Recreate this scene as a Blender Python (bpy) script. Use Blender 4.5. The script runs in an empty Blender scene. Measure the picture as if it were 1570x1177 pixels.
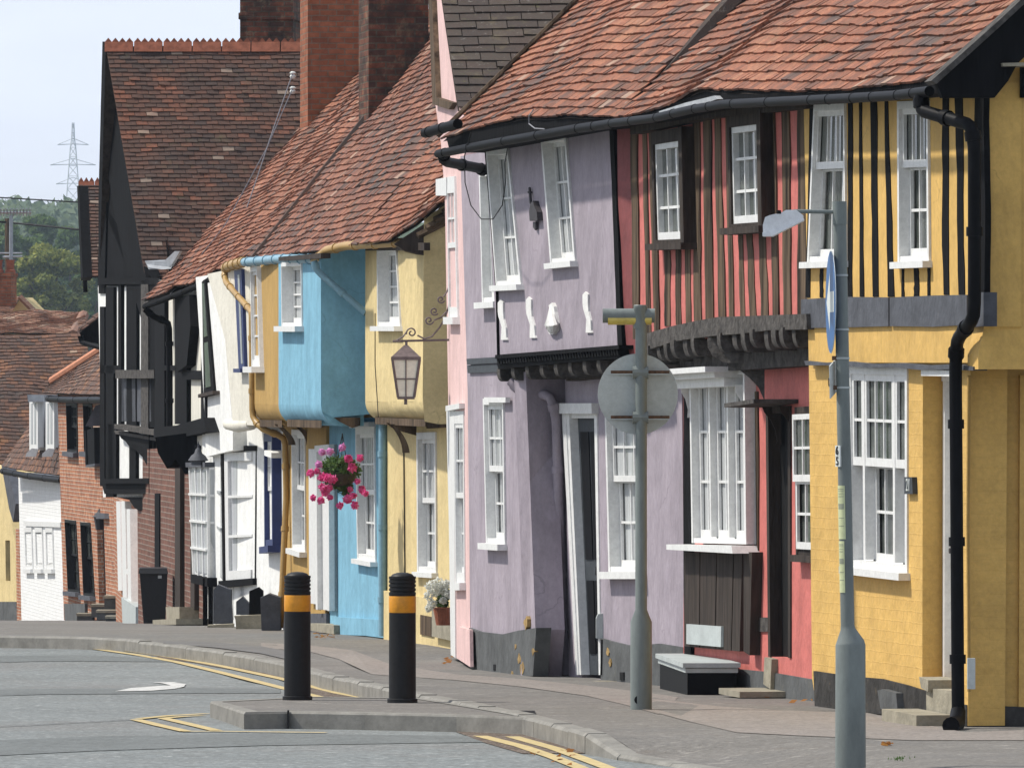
import bpy, math, random
from mathutils import Vector, Matrix, noise
from mathutils.geometry import tessellate_polygon
R = random.Random(11)
C = bpy.context.scene.collection
F, HZ, CU, EYE = 11660.0, 640.0, 785.0, 2.05      # focal length in photo pixels, eye level row, centre column, eye height

def P(u, v, D):
    return Vector(((u-CU)*D/F, D, EYE+(HZ-v)*D/F))

# ------------------------------------------------------------------ terrain heights
GT = [(-60,.25),(30,.08),(44,.04),(50,.02),(54.6,-.01),(60.6,-.10),(64.5,-.14),(68,-.19),(72,-.21),(76,-.22),(80,-.26),
      (84,-.33),(89,-.43),(96,-.57),(104,-.76),(112,-.99),(120,-1.2),(155,-2.08),(175,-2.62),(230,-4.2),(400,-6)]
def gp(D):
    for (a, za), (b, zb) in zip(GT, GT[1:]):
        if D <= b:
            t = max(0, (D-a)/(b-a)); return za+(zb-za)*t
    return GT[-1][1]
def solveD(v, dz=0.0):
    lo, hi = 20.0, 200.0
    for _ in range(50):
        m = (lo+hi)/2
        vv = HZ+(EYE-gp(m)-dz)*F/m
        if vv > v: lo = m
        else: hi = m
    return (lo+hi)/2
def G(u, v, dz=0.0):
    D = solveD(v, dz); return Vector(((u-CU)*D/F, D, gp(D)+dz))

# ------------------------------------------------------------------ objects
def thing(name, label, cat, loc, group=None):
    o = bpy.data.objects.new(name, None); C.objects.link(o); o.empty_display_size = .2
    o.location = loc; o['label'] = label; o['category'] = cat
    if group: o['group'] = group
    return o
def tag(o, label, cat, group=None):
    o['label'] = label; o['category'] = cat
    if group: o['group'] = group
    return o
def origin(o):
    l = Vector((0, 0, 0))
    while o is not None:
        l = l + Vector(o.location); o = o.parent
    return l

class MB:
    def __init__(s): s.v = []; s.f = []; s.m = []; s.t = []
    def add(s, pts, faces, m=0, t=0.0):
        k = len(s.v); s.v += [Vector(p) for p in pts]
        for f in faces: s.f.append([i+k for i in f]); s.m.append(m); s.t.append(t)
    def hexa(s, p, m=0, t=0.0):      # p: 4 of one side, 4 of the other
        s.add(p, [(3,2,1,0),(4,5,6,7),(0,1,5,4),(1,2,6,5),(2,3,7,6),(3,0,4,7)], m, t)
    def box(s, c, d, rz=0, m=0):
        c = Vector(c); x, y, z = d[0]/2, d[1]/2, d[2]/2; M = Matrix.Rotation(rz, 3, 'Z')
        s.hexa([c+M@Vector(q) for q in ((-x,-y,-z),(x,-y,-z),(x,y,-z),(-x,y,-z),(-x,-y,z),(x,-y,z),(x,y,z),(-x,y,z))], m)
    def tube(s, pts, r, seg=8, m=0, caps=True, sx=1.0):
        pts = [Vector(p) for p in pts]; n = len(pts); rs = r if isinstance(r, (list, tuple)) else [r]*n
        k = len(s.v); up0 = Vector((0,0,1))
        d0 = (pts[1]-pts[0]).normalized()
        if abs(d0.z) > .9: up0 = Vector((0,1,0))
        X = d0.cross(up0).normalized()
        for i in range(n):
            d = (pts[min(i+1,n-1)]-pts[max(i-1,0)]).normalized()
            X = (X-d*X.dot(d)).normalized(); Y = d.cross(X)
            for j in range(seg):
                a = 2*math.pi*j/seg; s.v.append(pts[i]+(X*math.cos(a)*sx+Y*math.sin(a))*rs[i])
        for i in range(n-1):
            for j in range(seg):
                a = k+i*seg+j; b = k+i*seg+(j+1)%seg
                s.f.append([a, b, b+seg, a+seg]); s.m.append(m); s.t.append(0.)
        if caps:
            s.f.append([k+j for j in range(seg)][::-1]); s.m.append(m); s.t.append(0.)
            s.f.append([k+(n-1)*seg+j for j in range(seg)]); s.m.append(m); s.t.append(0.)
    def lathe(s, c, prof, seg=20, m=0, axis=None):
        c = Vector(c); k = len(s.v)
        M = Matrix.Identity(3) if axis is None else Vector((0,0,1)).rotation_difference(Vector(axis)).to_matrix()
        for r, z in prof:
            for j in range(seg):
                a = 2*math.pi*j/seg; s.v.append(c+M@Vector((r*math.cos(a), r*math.sin(a), z)))
        for i in range(len(prof)-1):
            for j in range(seg):
                a = k+i*seg+j; b = k+i*seg+(j+1)%seg
                s.f.append([a, b, b+seg, a+seg]); s.m.append(m); s.t.append(0.)
        s.f.append([k+j for j in range(seg)][::-1]); s.m.append(m); s.t.append(0.)
        s.f.append([k+(len(prof)-1)*seg+j for j in range(seg)]); s.m.append(m); s.t.append(0.)
    def build(s, name, mats, parent=None, label=None, smooth=False, kind=None, tint=False):
        if not isinstance(mats, (list, tuple)): mats = [mats]
        me = bpy.data.meshes.new(name); off = origin(parent) if parent is not None else Vector((0,0,0))
        me.from_pydata([tuple(p-off) for p in s.v], [], s.f)
        for m in mats: me.materials.append(M[m] if isinstance(m, str) else m)
        me.polygons.foreach_set('material_index', s.m)
        uv = me.uv_layers.new(name='UVMap'); dat = [0.0]*(2*len(me.loops))
        vs = s.v
        for p in me.polygons:
            n = p.normal
            if abs(n.z) > .82: ax = None
            else:
                l = math.hypot(n.x, n.y) or 1; ax = (-n.y/l, n.x/l)
            for li in p.loop_indices:
                q = vs[me.loops[li].vertex_index]
                if ax: dat[2*li] = q.x*ax[0]+q.y*ax[1]; dat[2*li+1] = q.z
                else: dat[2*li] = q.y; dat[2*li+1] = q.x
        uv.data.foreach_set('uv', dat)
        if tint:
            at = me.attributes.new('tint', 'FLOAT', 'FACE'); at.data.foreach_set('value', s.t)
        if smooth:
            for p in me.polygons: p.use_smooth = True
            try: me.set_sharp_from_angle(angle=math.radians(38))
            except Exception: pass
        me.update()
        o = bpy.data.objects.new(name, me); C.objects.link(o)
        if parent is not None: o.parent = parent
        if label: o['label'] = label
        if kind: o['kind'] = kind
        return o

class PL:                            # a vertical wall plane through two plan points, left one first
    def __init__(s, u0, D0, u1, D1):
        s.A = P(u0, HZ, D0); s.A.z = 0; s.B = P(u1, HZ, D1); s.B.z = 0
        s.t = (s.B-s.A).normalized(); s.N = Vector((s.t.y, -s.t.x, 0)); s.c = s.A.dot(s.N)
    def at(s, u, v, n=0.0):
        k = (u-CU)/F; D = (s.c+n)/(k*s.N.x+s.N.y)
        return Vector((k*D, D, EYE+(HZ-v)*D/F))

def wall(root, pl, poly, mat, holes=(), n=0.0, th=.25, name='wall', label=None):
    m = MB(); loops = [poly]+list(holes); L = [[pl.at(u, v, n) for u, v in lp] for lp in loops]
    flat = [p for lp in L for p in lp]
    two = [[Vector((p.dot(pl.t), p.z, 0)) for p in lp] for lp in L]
    tr = tessellate_polygon(two)
    m.add(flat, [tuple(t) for t in tr])
    for lp in L:
        k = len(lp)
        m.add(lp+[p-pl.N*th for p in lp], [(i, (i+1)%k, (i+1)%k+k, i+k) for i in range(k)])
    return m.build(name, mat, root, label)

def prism(m, pl, poly, n0, n1, mi=0):
    a = [pl.at(u, v, n1) for u, v in poly]; b = [p-pl.N*(n1-n0) for p in a]; k = len(a)
    m.add(a+b, [tuple(range(k)), tuple(range(2*k-1, k-1, -1))]+[(i, i+k, (i+1)%k+k, (i+1)%k) for i in range(k)], mi)
def part(root, name, pl, poly, n0, n1, mat, label=None):
    m = MB(); prism(m, pl, poly, n0, n1); return m.build(name, mat, root, label)

def core(root, pl, ua, ub, ztop, mat, back=5.5, inset=.45):
    a = pl.at(ua, HZ, 0)-pl.N*inset; b = pl.at(ub, HZ, 0)-pl.N*inset
    c = b-pl.N*back; d = a-pl.N*back
    zb = min(gp(a.y), gp(b.y))-.3; m = MB()
    m.hexa([Vector((p.x, p.y, zb)) for p in (a,b,c,d)]+[Vector((p.x, p.y, ztop)) for p in (a,b,c,d)])
    return m.build('rear_wall', mat, root)

class Q:
    def __init__(s, pl, quad, n=0.0):
        s.p = [pl.at(u, v, n) for u, v in quad]; s.N = pl.N
        s.W = (s.p[2]-s.p[3]).length; s.H = (s.p[0]-s.p[3]).length
    def map(s, a, b, n=0.0):
        TL, TR, BR, BL = s.p
        return BL*(1-a)*(1-b)+BR*a*(1-b)+TL*(1-a)*b+TR*a*b+s.N*n
    def bar(s, m, a0, a1, b0, b1, n0, n1, mi=0):
        m.hexa([s.map(a0,b0,n0), s.map(a1,b0,n0), s.map(a1,b1,n0), s.map(a0,b1,n0),
                s.map(a0,b0,n1), s.map(a1,b0,n1), s.map(a1,b1,n1), s.map(a0,b1,n1)], mi)

def ys2(fb, split, rows): return fb*.8+(1-fb-fb*.8)*split if rows[1] else 1-fb
def window(root, pl, quad, rows=(2,2), cols=3, split=.5, rec=.02, fw=.055, proud=.018, low=.035, n=0.0, mat='white', fmat=None,
           glass='glass', sill=(.055,.07), sash=.04, bw=.02, lights=None, casement=False, hood=0, label=None, simple=False, smat=None):
    q = Q(pl, quad, n); fa = fw/q.W; fb = fw/q.H; m = MB(); fmat = fmat or mat
    q.bar(m, 0, fa, 0, 1, -rec-.12, proud); q.bar(m, 1-fa, 1, 0, 1, -rec-.12, proud)
    q.bar(m, fa, 1-fa, 1-fb, 1, -rec-.06, proud); q.bar(m, fa, 1-fa, 0, fb*.8, -rec-.06, proud-.006)
    lights = lights or [(0, 1, cols)]
    for (a0, a1, c) in lights[1:]:
        q.bar(m, a0-.5*fa, a0+.5*fa, fb, 1-fb, -rec-.06, proud-.008)
    if hood:
        q.bar(m, -.02, 1.02, 1.0, 1+hood/q.H, -.02, proud+.06)
    w = m.build('window', fmat, root, label)
    g = MB(); dz = low+.01 if rows[1] else 0; q.bar(g, fa, 1-fa, fb*.8, ys2(fb, split, rows), -rec-.05-dz, -rec-.028-dz); (q.bar(g, fa, 1-fa, ys2(fb, split, rows), 1-fb, -rec-.04, -rec-.016) if rows[1] else None); g.build('pane', glass, w)
    tot = sum(rows); y0, y1 = fb*.8, 1-fb
    ys = y0+(y1-y0)*split
    segs = [(ys, y1, rows[0], -rec+.012)] + ([(y0, ys+.02, rows[1], -rec-low)] if rows[1] else [])
    if not rows[1]: segs = [(y0, y1, rows[0], -rec)]
    sb, sa, ba, bb = sash/q.H, sash/q.W, bw/q.W, bw/q.H
    for (b0, b1, r, nf) in segs:
        s = MB()
        for i, (l0, l1, c) in enumerate(lights):
            a0 = fa if i == 0 else l0+.5*fa; a1 = 1-fa if i == len(lights)-1 else l1-.5*fa
            q.bar(s, a0, a0+sa, b0, b1, nf-.022, nf); q.bar(s, a1-sa, a1, b0, b1, nf-.022, nf)
            q.bar(s, a0+sa, a1-sa, b1-sb, b1, nf-.022, nf); q.bar(s, a0+sa, a1-sa, b0, b0+sb*1.3, nf-.022, nf)
            for k in range(1, c):
                x = a0+sa+(a1-a0-2*sa)*k/c; q.bar(s, x-ba/2, x+ba/2, b0+sb*1.3, b1-sb, nf-.02, nf-.002)
            for k in range(1, r):
                y = b0+sb+(b1-b0-2*sb)*k/r; q.bar(s, a0+sa, a1-sa, y-bb/2, y+bb/2, nf-.019, nf-.004)
        s.build('sash', mat, w)
    if sill:
        s = MB(); q.bar(s, -.03, 1.03, -sill[0]/q.H, 0, -.05, proud+sill[1]); s.build('sill', smat or fmat, w)
    return w

# ------------------------------------------------------------------ tiled surfaces
def along(pts, a):
    L = [(pts[i+1]-pts[i]).length for i in range(len(pts)-1)]; T = sum(L); x = a*T
    for i, l in enumerate(L):
        if x <= l or i == len(L)-1: return pts[i].lerp(pts[i+1], x/l if l else 0)
        x -= l
def roof(parent, E, Gd, mat='tile', tw=.17, gauge=.1, th=.018, jit=1.0, sag=.03, name='roof', seed=1, under='dark_wood', dark=0.0, bmin=0.0):
    rr = random.Random(seed); m = MB()
    Lu = sum((E[i+1]-E[i]).length for i in range(len(E)-1)); Lv = (along(Gd,.5)-along(E,.5)).length
    nu = max(2, int(Lu/tw)); nv = max(2, int(Lv/gauge))
    e = E[-1]-E[0]; nrm = e.cross(along(Gd,.5)-along(E,.5)).normalized()
    if nrm.z < 0: nrm = -nrm
    def S(a, b):
        p = along(E, a).lerp(along(Gd, a), b)
        s = sag*(noise.noise(Vector((p.x*.9, p.y*.5, p.z*.9+seed)))*1.2+.35*noise.noise(Vector((p.x*3.1, p.y*1.7+seed, p.z*3.1))))
        return p+nrm*s
    for j in range(nv):
        b0 = j/nv; b1 = min(1, (j+1.25)/nv); o = .5*(j % 2)
        lastx = None
        for i in range(-1, nu):
            a0 = (i+o)/nu; a1 = (i+1+o)/nu
            a0 = max(0, a0); a1 = min(1, a1)
            if a1-a0 < .15/nu: continue
            g = .004/Lu; db = rr.uniform(-.09, .09)/nv*jit
            p0, p1 = S(a0+g, max(0, b0+db)), S(a1-g, max(0, b0+db+rr.uniform(-.05,.05)/nv*jit)); p2, p3 = S(a1-g, b1), S(a0+g, b1)
            l0 = th*1.6+rr.uniform(0, .009)*jit; l1 = th*1.6+rr.uniform(0, .009)*jit
            if rr.random() < .04*jit: l0 += .014
            q = [p0+nrm*l0, p1+nrm*l1, p2+nrm*th*.6, p3+nrm*th*.6]
            lo = [p0+nrm*(l0-th), p1+nrm*(l1-th)]
            m.add(q+lo, [(0,1,2,3),(4,5,1,0),(0,3,4),(1,5,2)], 0, rr.random())
    # board under the tiles
    N1, N2 = 24, 6; k = len(m.v)
    for j in range(N2+1):
        for i in range(N1+1): m.v.append(S(i/N1, j/N2)-nrm*.012)
    for j in range(N2):
        for i in range(N1):
            a = k+j*(N1+1)+i; m.f.append([a, a+1, a+N1+2, a+N1+1]); m.m.append(1); m.t.append(0)
    return m.build(name, [mat, under], parent, tint=True)
def up(E, pl_or_dir, run, pitch):
    d = pl_or_dir if isinstance(pl_or_dir, Vector) else -pl_or_dir.N
    h = run*math.tan(math.radians(pitch)); return [p+d*run+Vector((0,0,h)) for p in E]
def pipe(root, pts, r=.045, mat='black_gloss', name='downpipe', seg=10, label=None, collars=True):
    # round the corners a little
    out = [pts[0]]
    for i in range(1, len(pts)-1):
        a, b, c = pts[i-1], pts[i], pts[i+1]; l = min(.09, (b-a).length*.4, (c-b).length*.4)
        p, q = b+(a-b).normalized()*l, b+(c-b).normalized()*l
        out += [p, p.lerp(b,.55).lerp(b.lerp(q,.45),.5), q]
    out.append(pts[-1])
    m = MB(); m.tube(out, r, seg)
    if collars:
        for i in range(len(pts)-1):
            a, b = pts[i], pts[i+1]; L = (b-a).length
            k = int(L/1.1)
            for j in range(k+1):
                t = (j+.5)/(k+1); c = a.lerp(b, t); d = (b-a).normalized()*.03
                m.tube([c-d, c+d], r*1.22, seg)
    return m.build(name, mat, root, label, smooth=True)
def gutter(root, pts, r=.055, mat='black_gloss', name='gutter'):
    m = MB(); m.tube(pts, r, 12)
    for i in range(len(pts)-1):
        a, b = pts[i], pts[i+1]
        for t in (.12, .55):
            c = a.lerp(b, t); d = (b-a).normalized()*.012; m.tube([c-d, c+d], r*1.1, 12)
    return m.build(name, mat, root, smooth=True)

# ------------------------------------------------------------------ materials
M = {}
def mat(name, col, rough=.8, spec=.3, var=.12, scale=6.0, bump=.15, bscale=40, bdist=.01, col2=None, metal=0, stains=None, brick=None, streak=0, coat=0, grain=.13, drip=0):
    if drip == 0 and (name.endswith('_paint') and name != 'slate_paint' or name in ('pale_yellow', 'white_wall', 'dim_white_wall')): drip = .10
    ma = bpy.data.materials.new(name); ma.use_nodes = True; nt = ma.node_tree; N = nt.nodes; L = nt.links
    b = N['Principled BSDF']; b.inputs['Roughness'].default_value = rough; b.inputs['Metallic'].default_value = metal
    b.inputs['Specular IOR Level'].default_value = spec
    if coat: b.inputs['Coat Weight'].default_value = coat
    ge = N.new('ShaderNodeNewGeometry'); uvn = N.new('ShaderNodeUVMap')
    c2 = col2 or tuple(max(0, x*(1-var*2.2)) for x in col)
    nz = N.new('ShaderNodeTexNoise'); nz.inputs['Scale'].default_value = scale; nz.inputs['Detail'].default_value = 6; nz.inputs['Roughness'].default_value = .62
    src = ge.outputs['Position']
    if streak:
        mp = N.new('ShaderNodeMapping'); mp.inputs['Scale'].default_value = (1, 1, streak); L.new(src, mp.inputs[0]); src = mp.outputs[0]
    L.new(src, nz.inputs['Vector'])
    mx = N.new('ShaderNodeMix'); mx.data_type = 'RGBA'; mx.inputs[6].default_value = (*c2, 1); mx.inputs[7].default_value = (*col, 1)
    rp = N.new('ShaderNodeMapRange'); rp.inputs[1].default_value = .3; rp.inputs[2].default_value = .62
    L.new(nz.outputs[0], rp.inputs[0]); L.new(rp.outputs[0], mx.inputs[0]); cout = mx.outputs[2]
    h = N.new('ShaderNodeTexNoise'); h.inputs['Scale'].default_value = bscale; h.inputs['Detail'].default_value = 5; L.new(src, h.inputs['Vector'])
    hout = h.outputs[0]
    if brick:
        bt = N.new('ShaderNodeTexBrick'); bw_ = N.new('ShaderNodeTexNoise'); bw_.inputs['Scale'].default_value = 9; bw_.inputs['Detail'].default_value = 3; L.new(ge.outputs['Position'], bw_.inputs['Vector']); bv_ = N.new('ShaderNodeVectorMath'); bv_.operation = 'MULTIPLY_ADD'; bv_.inputs[1].default_value = (.03,.022,0); L.new(bw_.outputs['Color'], bv_.inputs[0]); L.new(uvn.outputs[0], bv_.inputs[2]); L.new(bv_.outputs[0], bt.inputs['Vector'])
        bt.inputs['Scale'].default_value = 1; bt.inputs['Brick Width'].default_value = .225; bt.inputs['Row Height'].default_value = .075
        bt.inputs['Mortar Size'].default_value = brick.get('m', .008); bt.inputs['Mortar Smooth'].default_value = .3
        if 'a' in brick:
            bt.inputs['Color1'].default_value = (*brick['a'], 1); bt.inputs['Color2'].default_value = (*brick['b'], 1); bt.inputs['Mortar'].default_value = (*brick['c'], 1)
            m2 = N.new('ShaderNodeMix'); m2.data_type = 'RGBA'; m2.blend_type = 'MULTIPLY'; m2.inputs[0].default_value = .8
            L.new(bt.outputs[0], m2.inputs[6]); L.new(cout, m2.inputs[7]); cout = m2.outputs[2]
        ma2 = N.new('ShaderNodeMath'); ma2.operation = 'MULTIPLY_ADD'; ma2.inputs[1].default_value = -brick.get('h', .8); L.new(bt.outputs['Fac'], ma2.inputs[0]); L.new(hout, ma2.inputs[2]); hout = ma2.outputs[0]
    if stains:
        for (sc, lo, hi, sco, amt) in stains:
            s = N.new('ShaderNodeTexNoise'); s.inputs['Scale'].default_value = sc; s.inputs['Detail'].default_value = 8; s.inputs['Roughness'].default_value = .7; L.new(src, s.inputs['Vector'])
            r2 = N.new('ShaderNodeMapRange'); r2.inputs[1].default_value = lo; r2.inputs[2].default_value = hi; r2.inputs[4].default_value = amt; L.new(s.outputs[0], r2.inputs[0])
            m3 = N.new('ShaderNodeMix'); m3.data_type = 'RGBA'; m3.inputs[7].default_value = (*sco, 1); L.new(r2.outputs[0], m3.inputs[0]); L.new(cout, m3.inputs[6]); cout = m3.outputs[2]
    if drip:
        mp2 = N.new('ShaderNodeMapping'); mp2.inputs['Scale'].default_value = (4, 4, 1.2); L.new(ge.outputs['Position'], mp2.inputs[0])
        dn = N.new('ShaderNodeTexNoise'); dn.inputs['Scale'].default_value = 1.6; dn.inputs['Detail'].default_value = 9; dn.inputs['Roughness'].default_value = .68; L.new(mp2.outputs[0], dn.inputs['Vector'])
        dr = N.new('ShaderNodeMapRange'); dr.inputs[1].default_value = .46; dr.inputs[2].default_value = .72; dr.inputs[3].default_value = 1.03; dr.inputs[4].default_value = 1-drip; L.new(dn.outputs[0], dr.inputs[0])
        dm = N.new('ShaderNodeVectorMath'); dm.operation = 'SCALE'; L.new(cout, dm.inputs[0]); L.new(dr.outputs[0], dm.inputs['Scale']); cout = dm.outputs[0]
        vo = N.new('ShaderNodeTexVoronoi'); vo.feature = 'DISTANCE_TO_EDGE'; vo.inputs['Scale'].default_value = .9; wn = N.new('ShaderNodeTexNoise'); wn.inputs['Scale'].default_value = 3; wn.inputs['Detail'].default_value = 6; L.new(ge.outputs['Position'], wn.inputs['Vector'])
        wa = N.new('ShaderNodeVectorMath'); wa.operation = 'MULTIPLY_ADD'; wa.inputs[1].default_value = (.5,.5,.5); L.new(wn.outputs['Color'], wa.inputs[0]); L.new(ge.outputs['Position'], wa.inputs[2]); L.new(wa.outputs[0], vo.inputs['Vector'])
        vr = N.new('ShaderNodeMapRange'); vr.inputs[1].default_value = .002; vr.inputs[2].default_value = .009; vr.inputs[3].default_value = .8; vr.inputs[4].default_value = 1; L.new(vo.outputs[0], vr.inputs[0])
        mk = N.new('ShaderNodeMapRange'); mk.inputs[1].default_value = .52; mk.inputs[2].default_value = .60; L.new(nz.outputs[0], mk.inputs[0])
        vx = N.new('ShaderNodeMix'); vx.inputs[2].default_value = 1.0; L.new(mk.outputs[0], vx.inputs[0]); L.new(vr.outputs[0], vx.inputs[3])
        vm = N.new('ShaderNodeVectorMath'); vm.operation = 'SCALE'; L.new(cout, vm.inputs[0]); L.new(vx.outputs[0], vm.inputs['Scale']); cout = vm.outputs[0]
    gn = N.new('ShaderNodeTexNoise'); gn.inputs['Scale'].default_value = 26; gn.inputs['Detail'].default_value = 12; gn.inputs['Roughness'].default_value = .75; L.new(src, gn.inputs['Vector'])
    gr = N.new('ShaderNodeMapRange'); gr.inputs[1].default_value = .3; gr.inputs[2].default_value = .7; gr.inputs[3].default_value = 1-grain*1.3; gr.inputs[4].default_value = 1+grain*.7; L.new(gn.outputs[0], gr.inputs[0])
    gm = N.new('ShaderNodeVectorMath'); gm.operation = 'SCALE'; L.new(cout, gm.inputs[0]); L.new(gr.outputs[0], gm.inputs['Scale']); cout = gm.outputs[0]
    L.new(cout, b.inputs['Base Color'])
    if bump:
        bn = N.new('ShaderNodeBump'); bn.inputs['Strength'].default_value = min(1, bump); bn.inputs['Distance'].default_value = bdist; L.new(hout, bn.inputs['Height']); L.new(bn.outputs[0], b.inputs['Normal'])
    M[name] = ma; return ma
def tile_mat(name, ramp, lich=.12, moss=.13, rs=.90, gs=.86, pale=.018):
    ma = bpy.data.materials.new(name); ma.use_nodes = True; nt = ma.node_tree; N = nt.nodes; L = nt.links
    b = N['Principled BSDF']; b.inputs['Roughness'].default_value = .85; b.inputs['Specular IOR Level'].default_value = .25
    at = N.new('ShaderNodeAttribute'); at.attribute_name = 'tint'
    cr = N.new('ShaderNodeValToRGB'); cr.color_ramp.interpolation = 'LINEAR'; el = cr.color_ramp.elements
    while len(el) > 1: el.remove(el[-1])
    el[0].position = 0; el[0].color = (*ramp[0][1], 1)
    for p, c in ramp[1:]:
        e = el.new(p); e.color = (c[0]*rs, c[1]*rs*gs, c[2]*rs*gs*.92, 1)
    ge = N.new('ShaderNodeNewGeometry')
    big = N.new('ShaderNodeTexNoise'); big.inputs['Scale'].default_value = .9; big.inputs['Detail'].default_value = 3; L.new(ge.outputs['Position'], big.inputs['Vector'])
    ad = N.new('ShaderNodeMath'); ad.operation = 'MULTIPLY_ADD'; ad.inputs[1].default_value = 1.5; ad.inputs[2].default_value = -.64; L.new(big.outputs[0], ad.inputs[0])
    a2 = N.new('ShaderNodeMath'); a2.operation = 'ADD'; a2.use_clamp = True; tm = N.new('ShaderNodeMath'); tm.operation = 'MULTIPLY'; tm.inputs[1].default_value = .82; L.new(at.outputs['Fac'], tm.inputs[0]); L.new(tm.outputs[0], a2.inputs[0]); L.new(ad.outputs[0], a2.inputs[1]); L.new(a2.outputs[0], cr.inputs[0])
    cout = cr.outputs[0]
    for (sc, lo, hi, col, amt) in ((28, .4, .72, (.045,.03,.026), .8), (2.2,.5,.68,(.06,.04,.034),.6), (3.3,.56,.7,(.10,.085,.05),moss*5), (17, .6, .7, (.42,.40,.36), lich*4), (5.5, .6, .72, (.07,.075,.03), moss*6), (60,.3,.8,(.12,.07,.05),.5)):
        s = N.new('ShaderNodeTexNoise'); s.inputs['Scale'].default_value = sc; s.inputs['Detail'].default_value = 8; s.inputs['Roughness'].default_value = .7; L.new(ge.outputs['Position'], s.inputs['Vector'])
        r2 = N.new('ShaderNodeMapRange'); r2.inputs[1].default_value = lo; r2.inputs[2].default_value = hi; r2.inputs[4].default_value = min(1, amt); L.new(s.outputs[0], r2.inputs[0])
        m3 = N.new('ShaderNodeMix'); m3.data_type = 'RGBA'; m3.inputs[7].default_value = (*col, 1); L.new(r2.outputs[0], m3.inputs[0]); L.new(cout, m3.inputs[6]); cout = m3.outputs[2]
    gt = N.new('ShaderNodeMath'); gt.operation = 'GREATER_THAN'; gt.inputs[1].default_value = 1-pale; L.new(at.outputs['Fac'], gt.inputs[0])
    gx = N.new('ShaderNodeMath'); gx.operation = 'MULTIPLY'; gx.inputs[1].default_value = .4; L.new(gt.outputs[0], gx.inputs[0])
    px = N.new('ShaderNodeMix'); px.data_type = 'RGBA'; px.inputs[7].default_value = (.40,.34,.27,1); L.new(gx.outputs[0], px.inputs[0]); L.new(cout, px.inputs[6]); cout = px.outputs[2]
    L.new(cout, b.inputs['Base Color'])
    nz = N.new('ShaderNodeTexNoise'); nz.inputs['Scale'].default_value = 90; nz.inputs['Detail'].default_value = 4; L.new(ge.outputs['Position'], nz.inputs['Vector'])
    bn = N.new('ShaderNodeBump'); bn.inputs['Strength'].default_value = .5; bn.inputs['Distance'].default_value = .006; L.new(nz.outputs[0], bn.inputs['Height']); L.new(bn.outputs[0], b.inputs['Normal'])
    M[name] = ma
def foliage_mat(name, c1, c2, scale=1.5, emit=None):
    ma = bpy.data.materials.new(name); ma.use_nodes = True; nt = ma.node_tree; N = nt.nodes; L = nt.links
    b = N['Principled BSDF']; b.inputs['Roughness'].default_value = .7; b.inputs['Specular IOR Level'].default_value = .2
    ge = N.new('ShaderNodeNewGeometry'); at = N.new('ShaderNodeAttribute'); at.attribute_name = 'tint'
    mx = N.new('ShaderNodeMix'); mx.data_type = 'RGBA'; mx.inputs[6].default_value = (*c1, 1); mx.inputs[7].default_value = (*c2, 1)
    L.new(at.outputs['Fac'], mx.inputs[0]); L.new(mx.outputs[2], b.inputs['Base Color'])
    tr = N.new('ShaderNodeBsdfTranslucent'); L.new(mx.outputs[2], tr.inputs[0]); ms = N.new('ShaderNodeMixShader'); ms.inputs[0].default_value = .4
    L.new(b.outputs[0], ms.inputs[1]); L.new(tr.outputs[0], ms.inputs[2]); L.new(ms.outputs[0], N['Material Output'].inputs[0]); M[name] = ma

W8 = (.74,.74,.72)
mat('white', W8, .45, .4, .05, 8, .08, 60, .003, stains=[(9,.6,.8,(.42,.41,.37),.35)])
mat('white_wall', (.80,.80,.77), .85, .2, .06, 3, .5, 9, .02, stains=[(2.5,.55,.8,(.55,.54,.5),.35)])
mat('dim_white_wall', (.70,.67,.58), .85, .2, .06, 3, .6, 14, .015, stains=[(2.5,.55,.8,(.5,.47,.4),.3)])  # white render toned down in its colour for faces in weaker light
mat('yellow_paint', (.66,.415,.12), .75, .3, .09, 2.2, .6, 5, .035, streak=.8, stains=[(5,.6,.78,(.42,.27,.09),.35)])
mat('yellow_brick', (.66,.415,.12), .75, .3, .09, 2.2, .7, 7, .022, brick={'m':.005,'h':.06}, stains=[(5,.6,.78,(.42,.27,.09),.35),(11,.68,.76,(.30,.2,.08),.4)])
mat('red_paint', (.58,.165,.14), .75, .3, .1, 4, .5, 12, .015, stains=[(7,.6,.8,(.32,.07,.06),.4)])
mat('shaded_red_paint', (.22,.06,.06), .75, .3, .1, 4, .4, 12, .015)  # red paint darkened in its colour for the return wall in shadow
mat('lilac_paint', (.35,.305,.345), .8, .25, .12, 2.2, .6, 6, .03, streak=.6, stains=[(6,.55,.8,(.40,.35,.42),.5)])
mat('pink_paint', (.72,.50,.475), .8, .25, .08, 2, .5, 6, .025, stains=[(4,.6,.8,(.5,.36,.33),.4)])
mat('pale_yellow', (.68,.54,.27), .8, .25, .09, 2.0, .6, 5, .035, stains=[(6,.6,.8,(.48,.36,.17),.4)])
mat('blue_paint', (.205,.43,.56), .8, .25, .10, 2.0, .6, 5, .035, streak=.8, stains=[(7,.6,.8,(.25,.52,.66),.4)])
mat('blue_dark', (.02,.035,.13), .5, .4, .1, 5)
mat('ochre_paint', (.46,.29,.09), .8, .25, .1, 2.0, .6, 5, .03, streak=.8)
mat('ochre_gloss', (.42,.26,.08), .45, .4, .08, 4, .1)
mat('blue_gloss', (.20,.36,.45), .45, .4, .08, 4, .1)
mat('black_wood', (.007,.007,.008), .85, .08, .3, 12, .5, 30, .01, streak=.15, stains=[(20,.6,.8,(.035,.035,.035),.5)])
mat('dark_wood', (.055,.042,.034), .85, .2, .3, 14, .6, 30, .012, streak=.12)
mat('old_wood', (.15,.105,.068), .9, .15, .45, 9, .8, 26, .015, streak=.1, stains=[(14,.55,.75,(.06,.045,.035),.8)])
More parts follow.
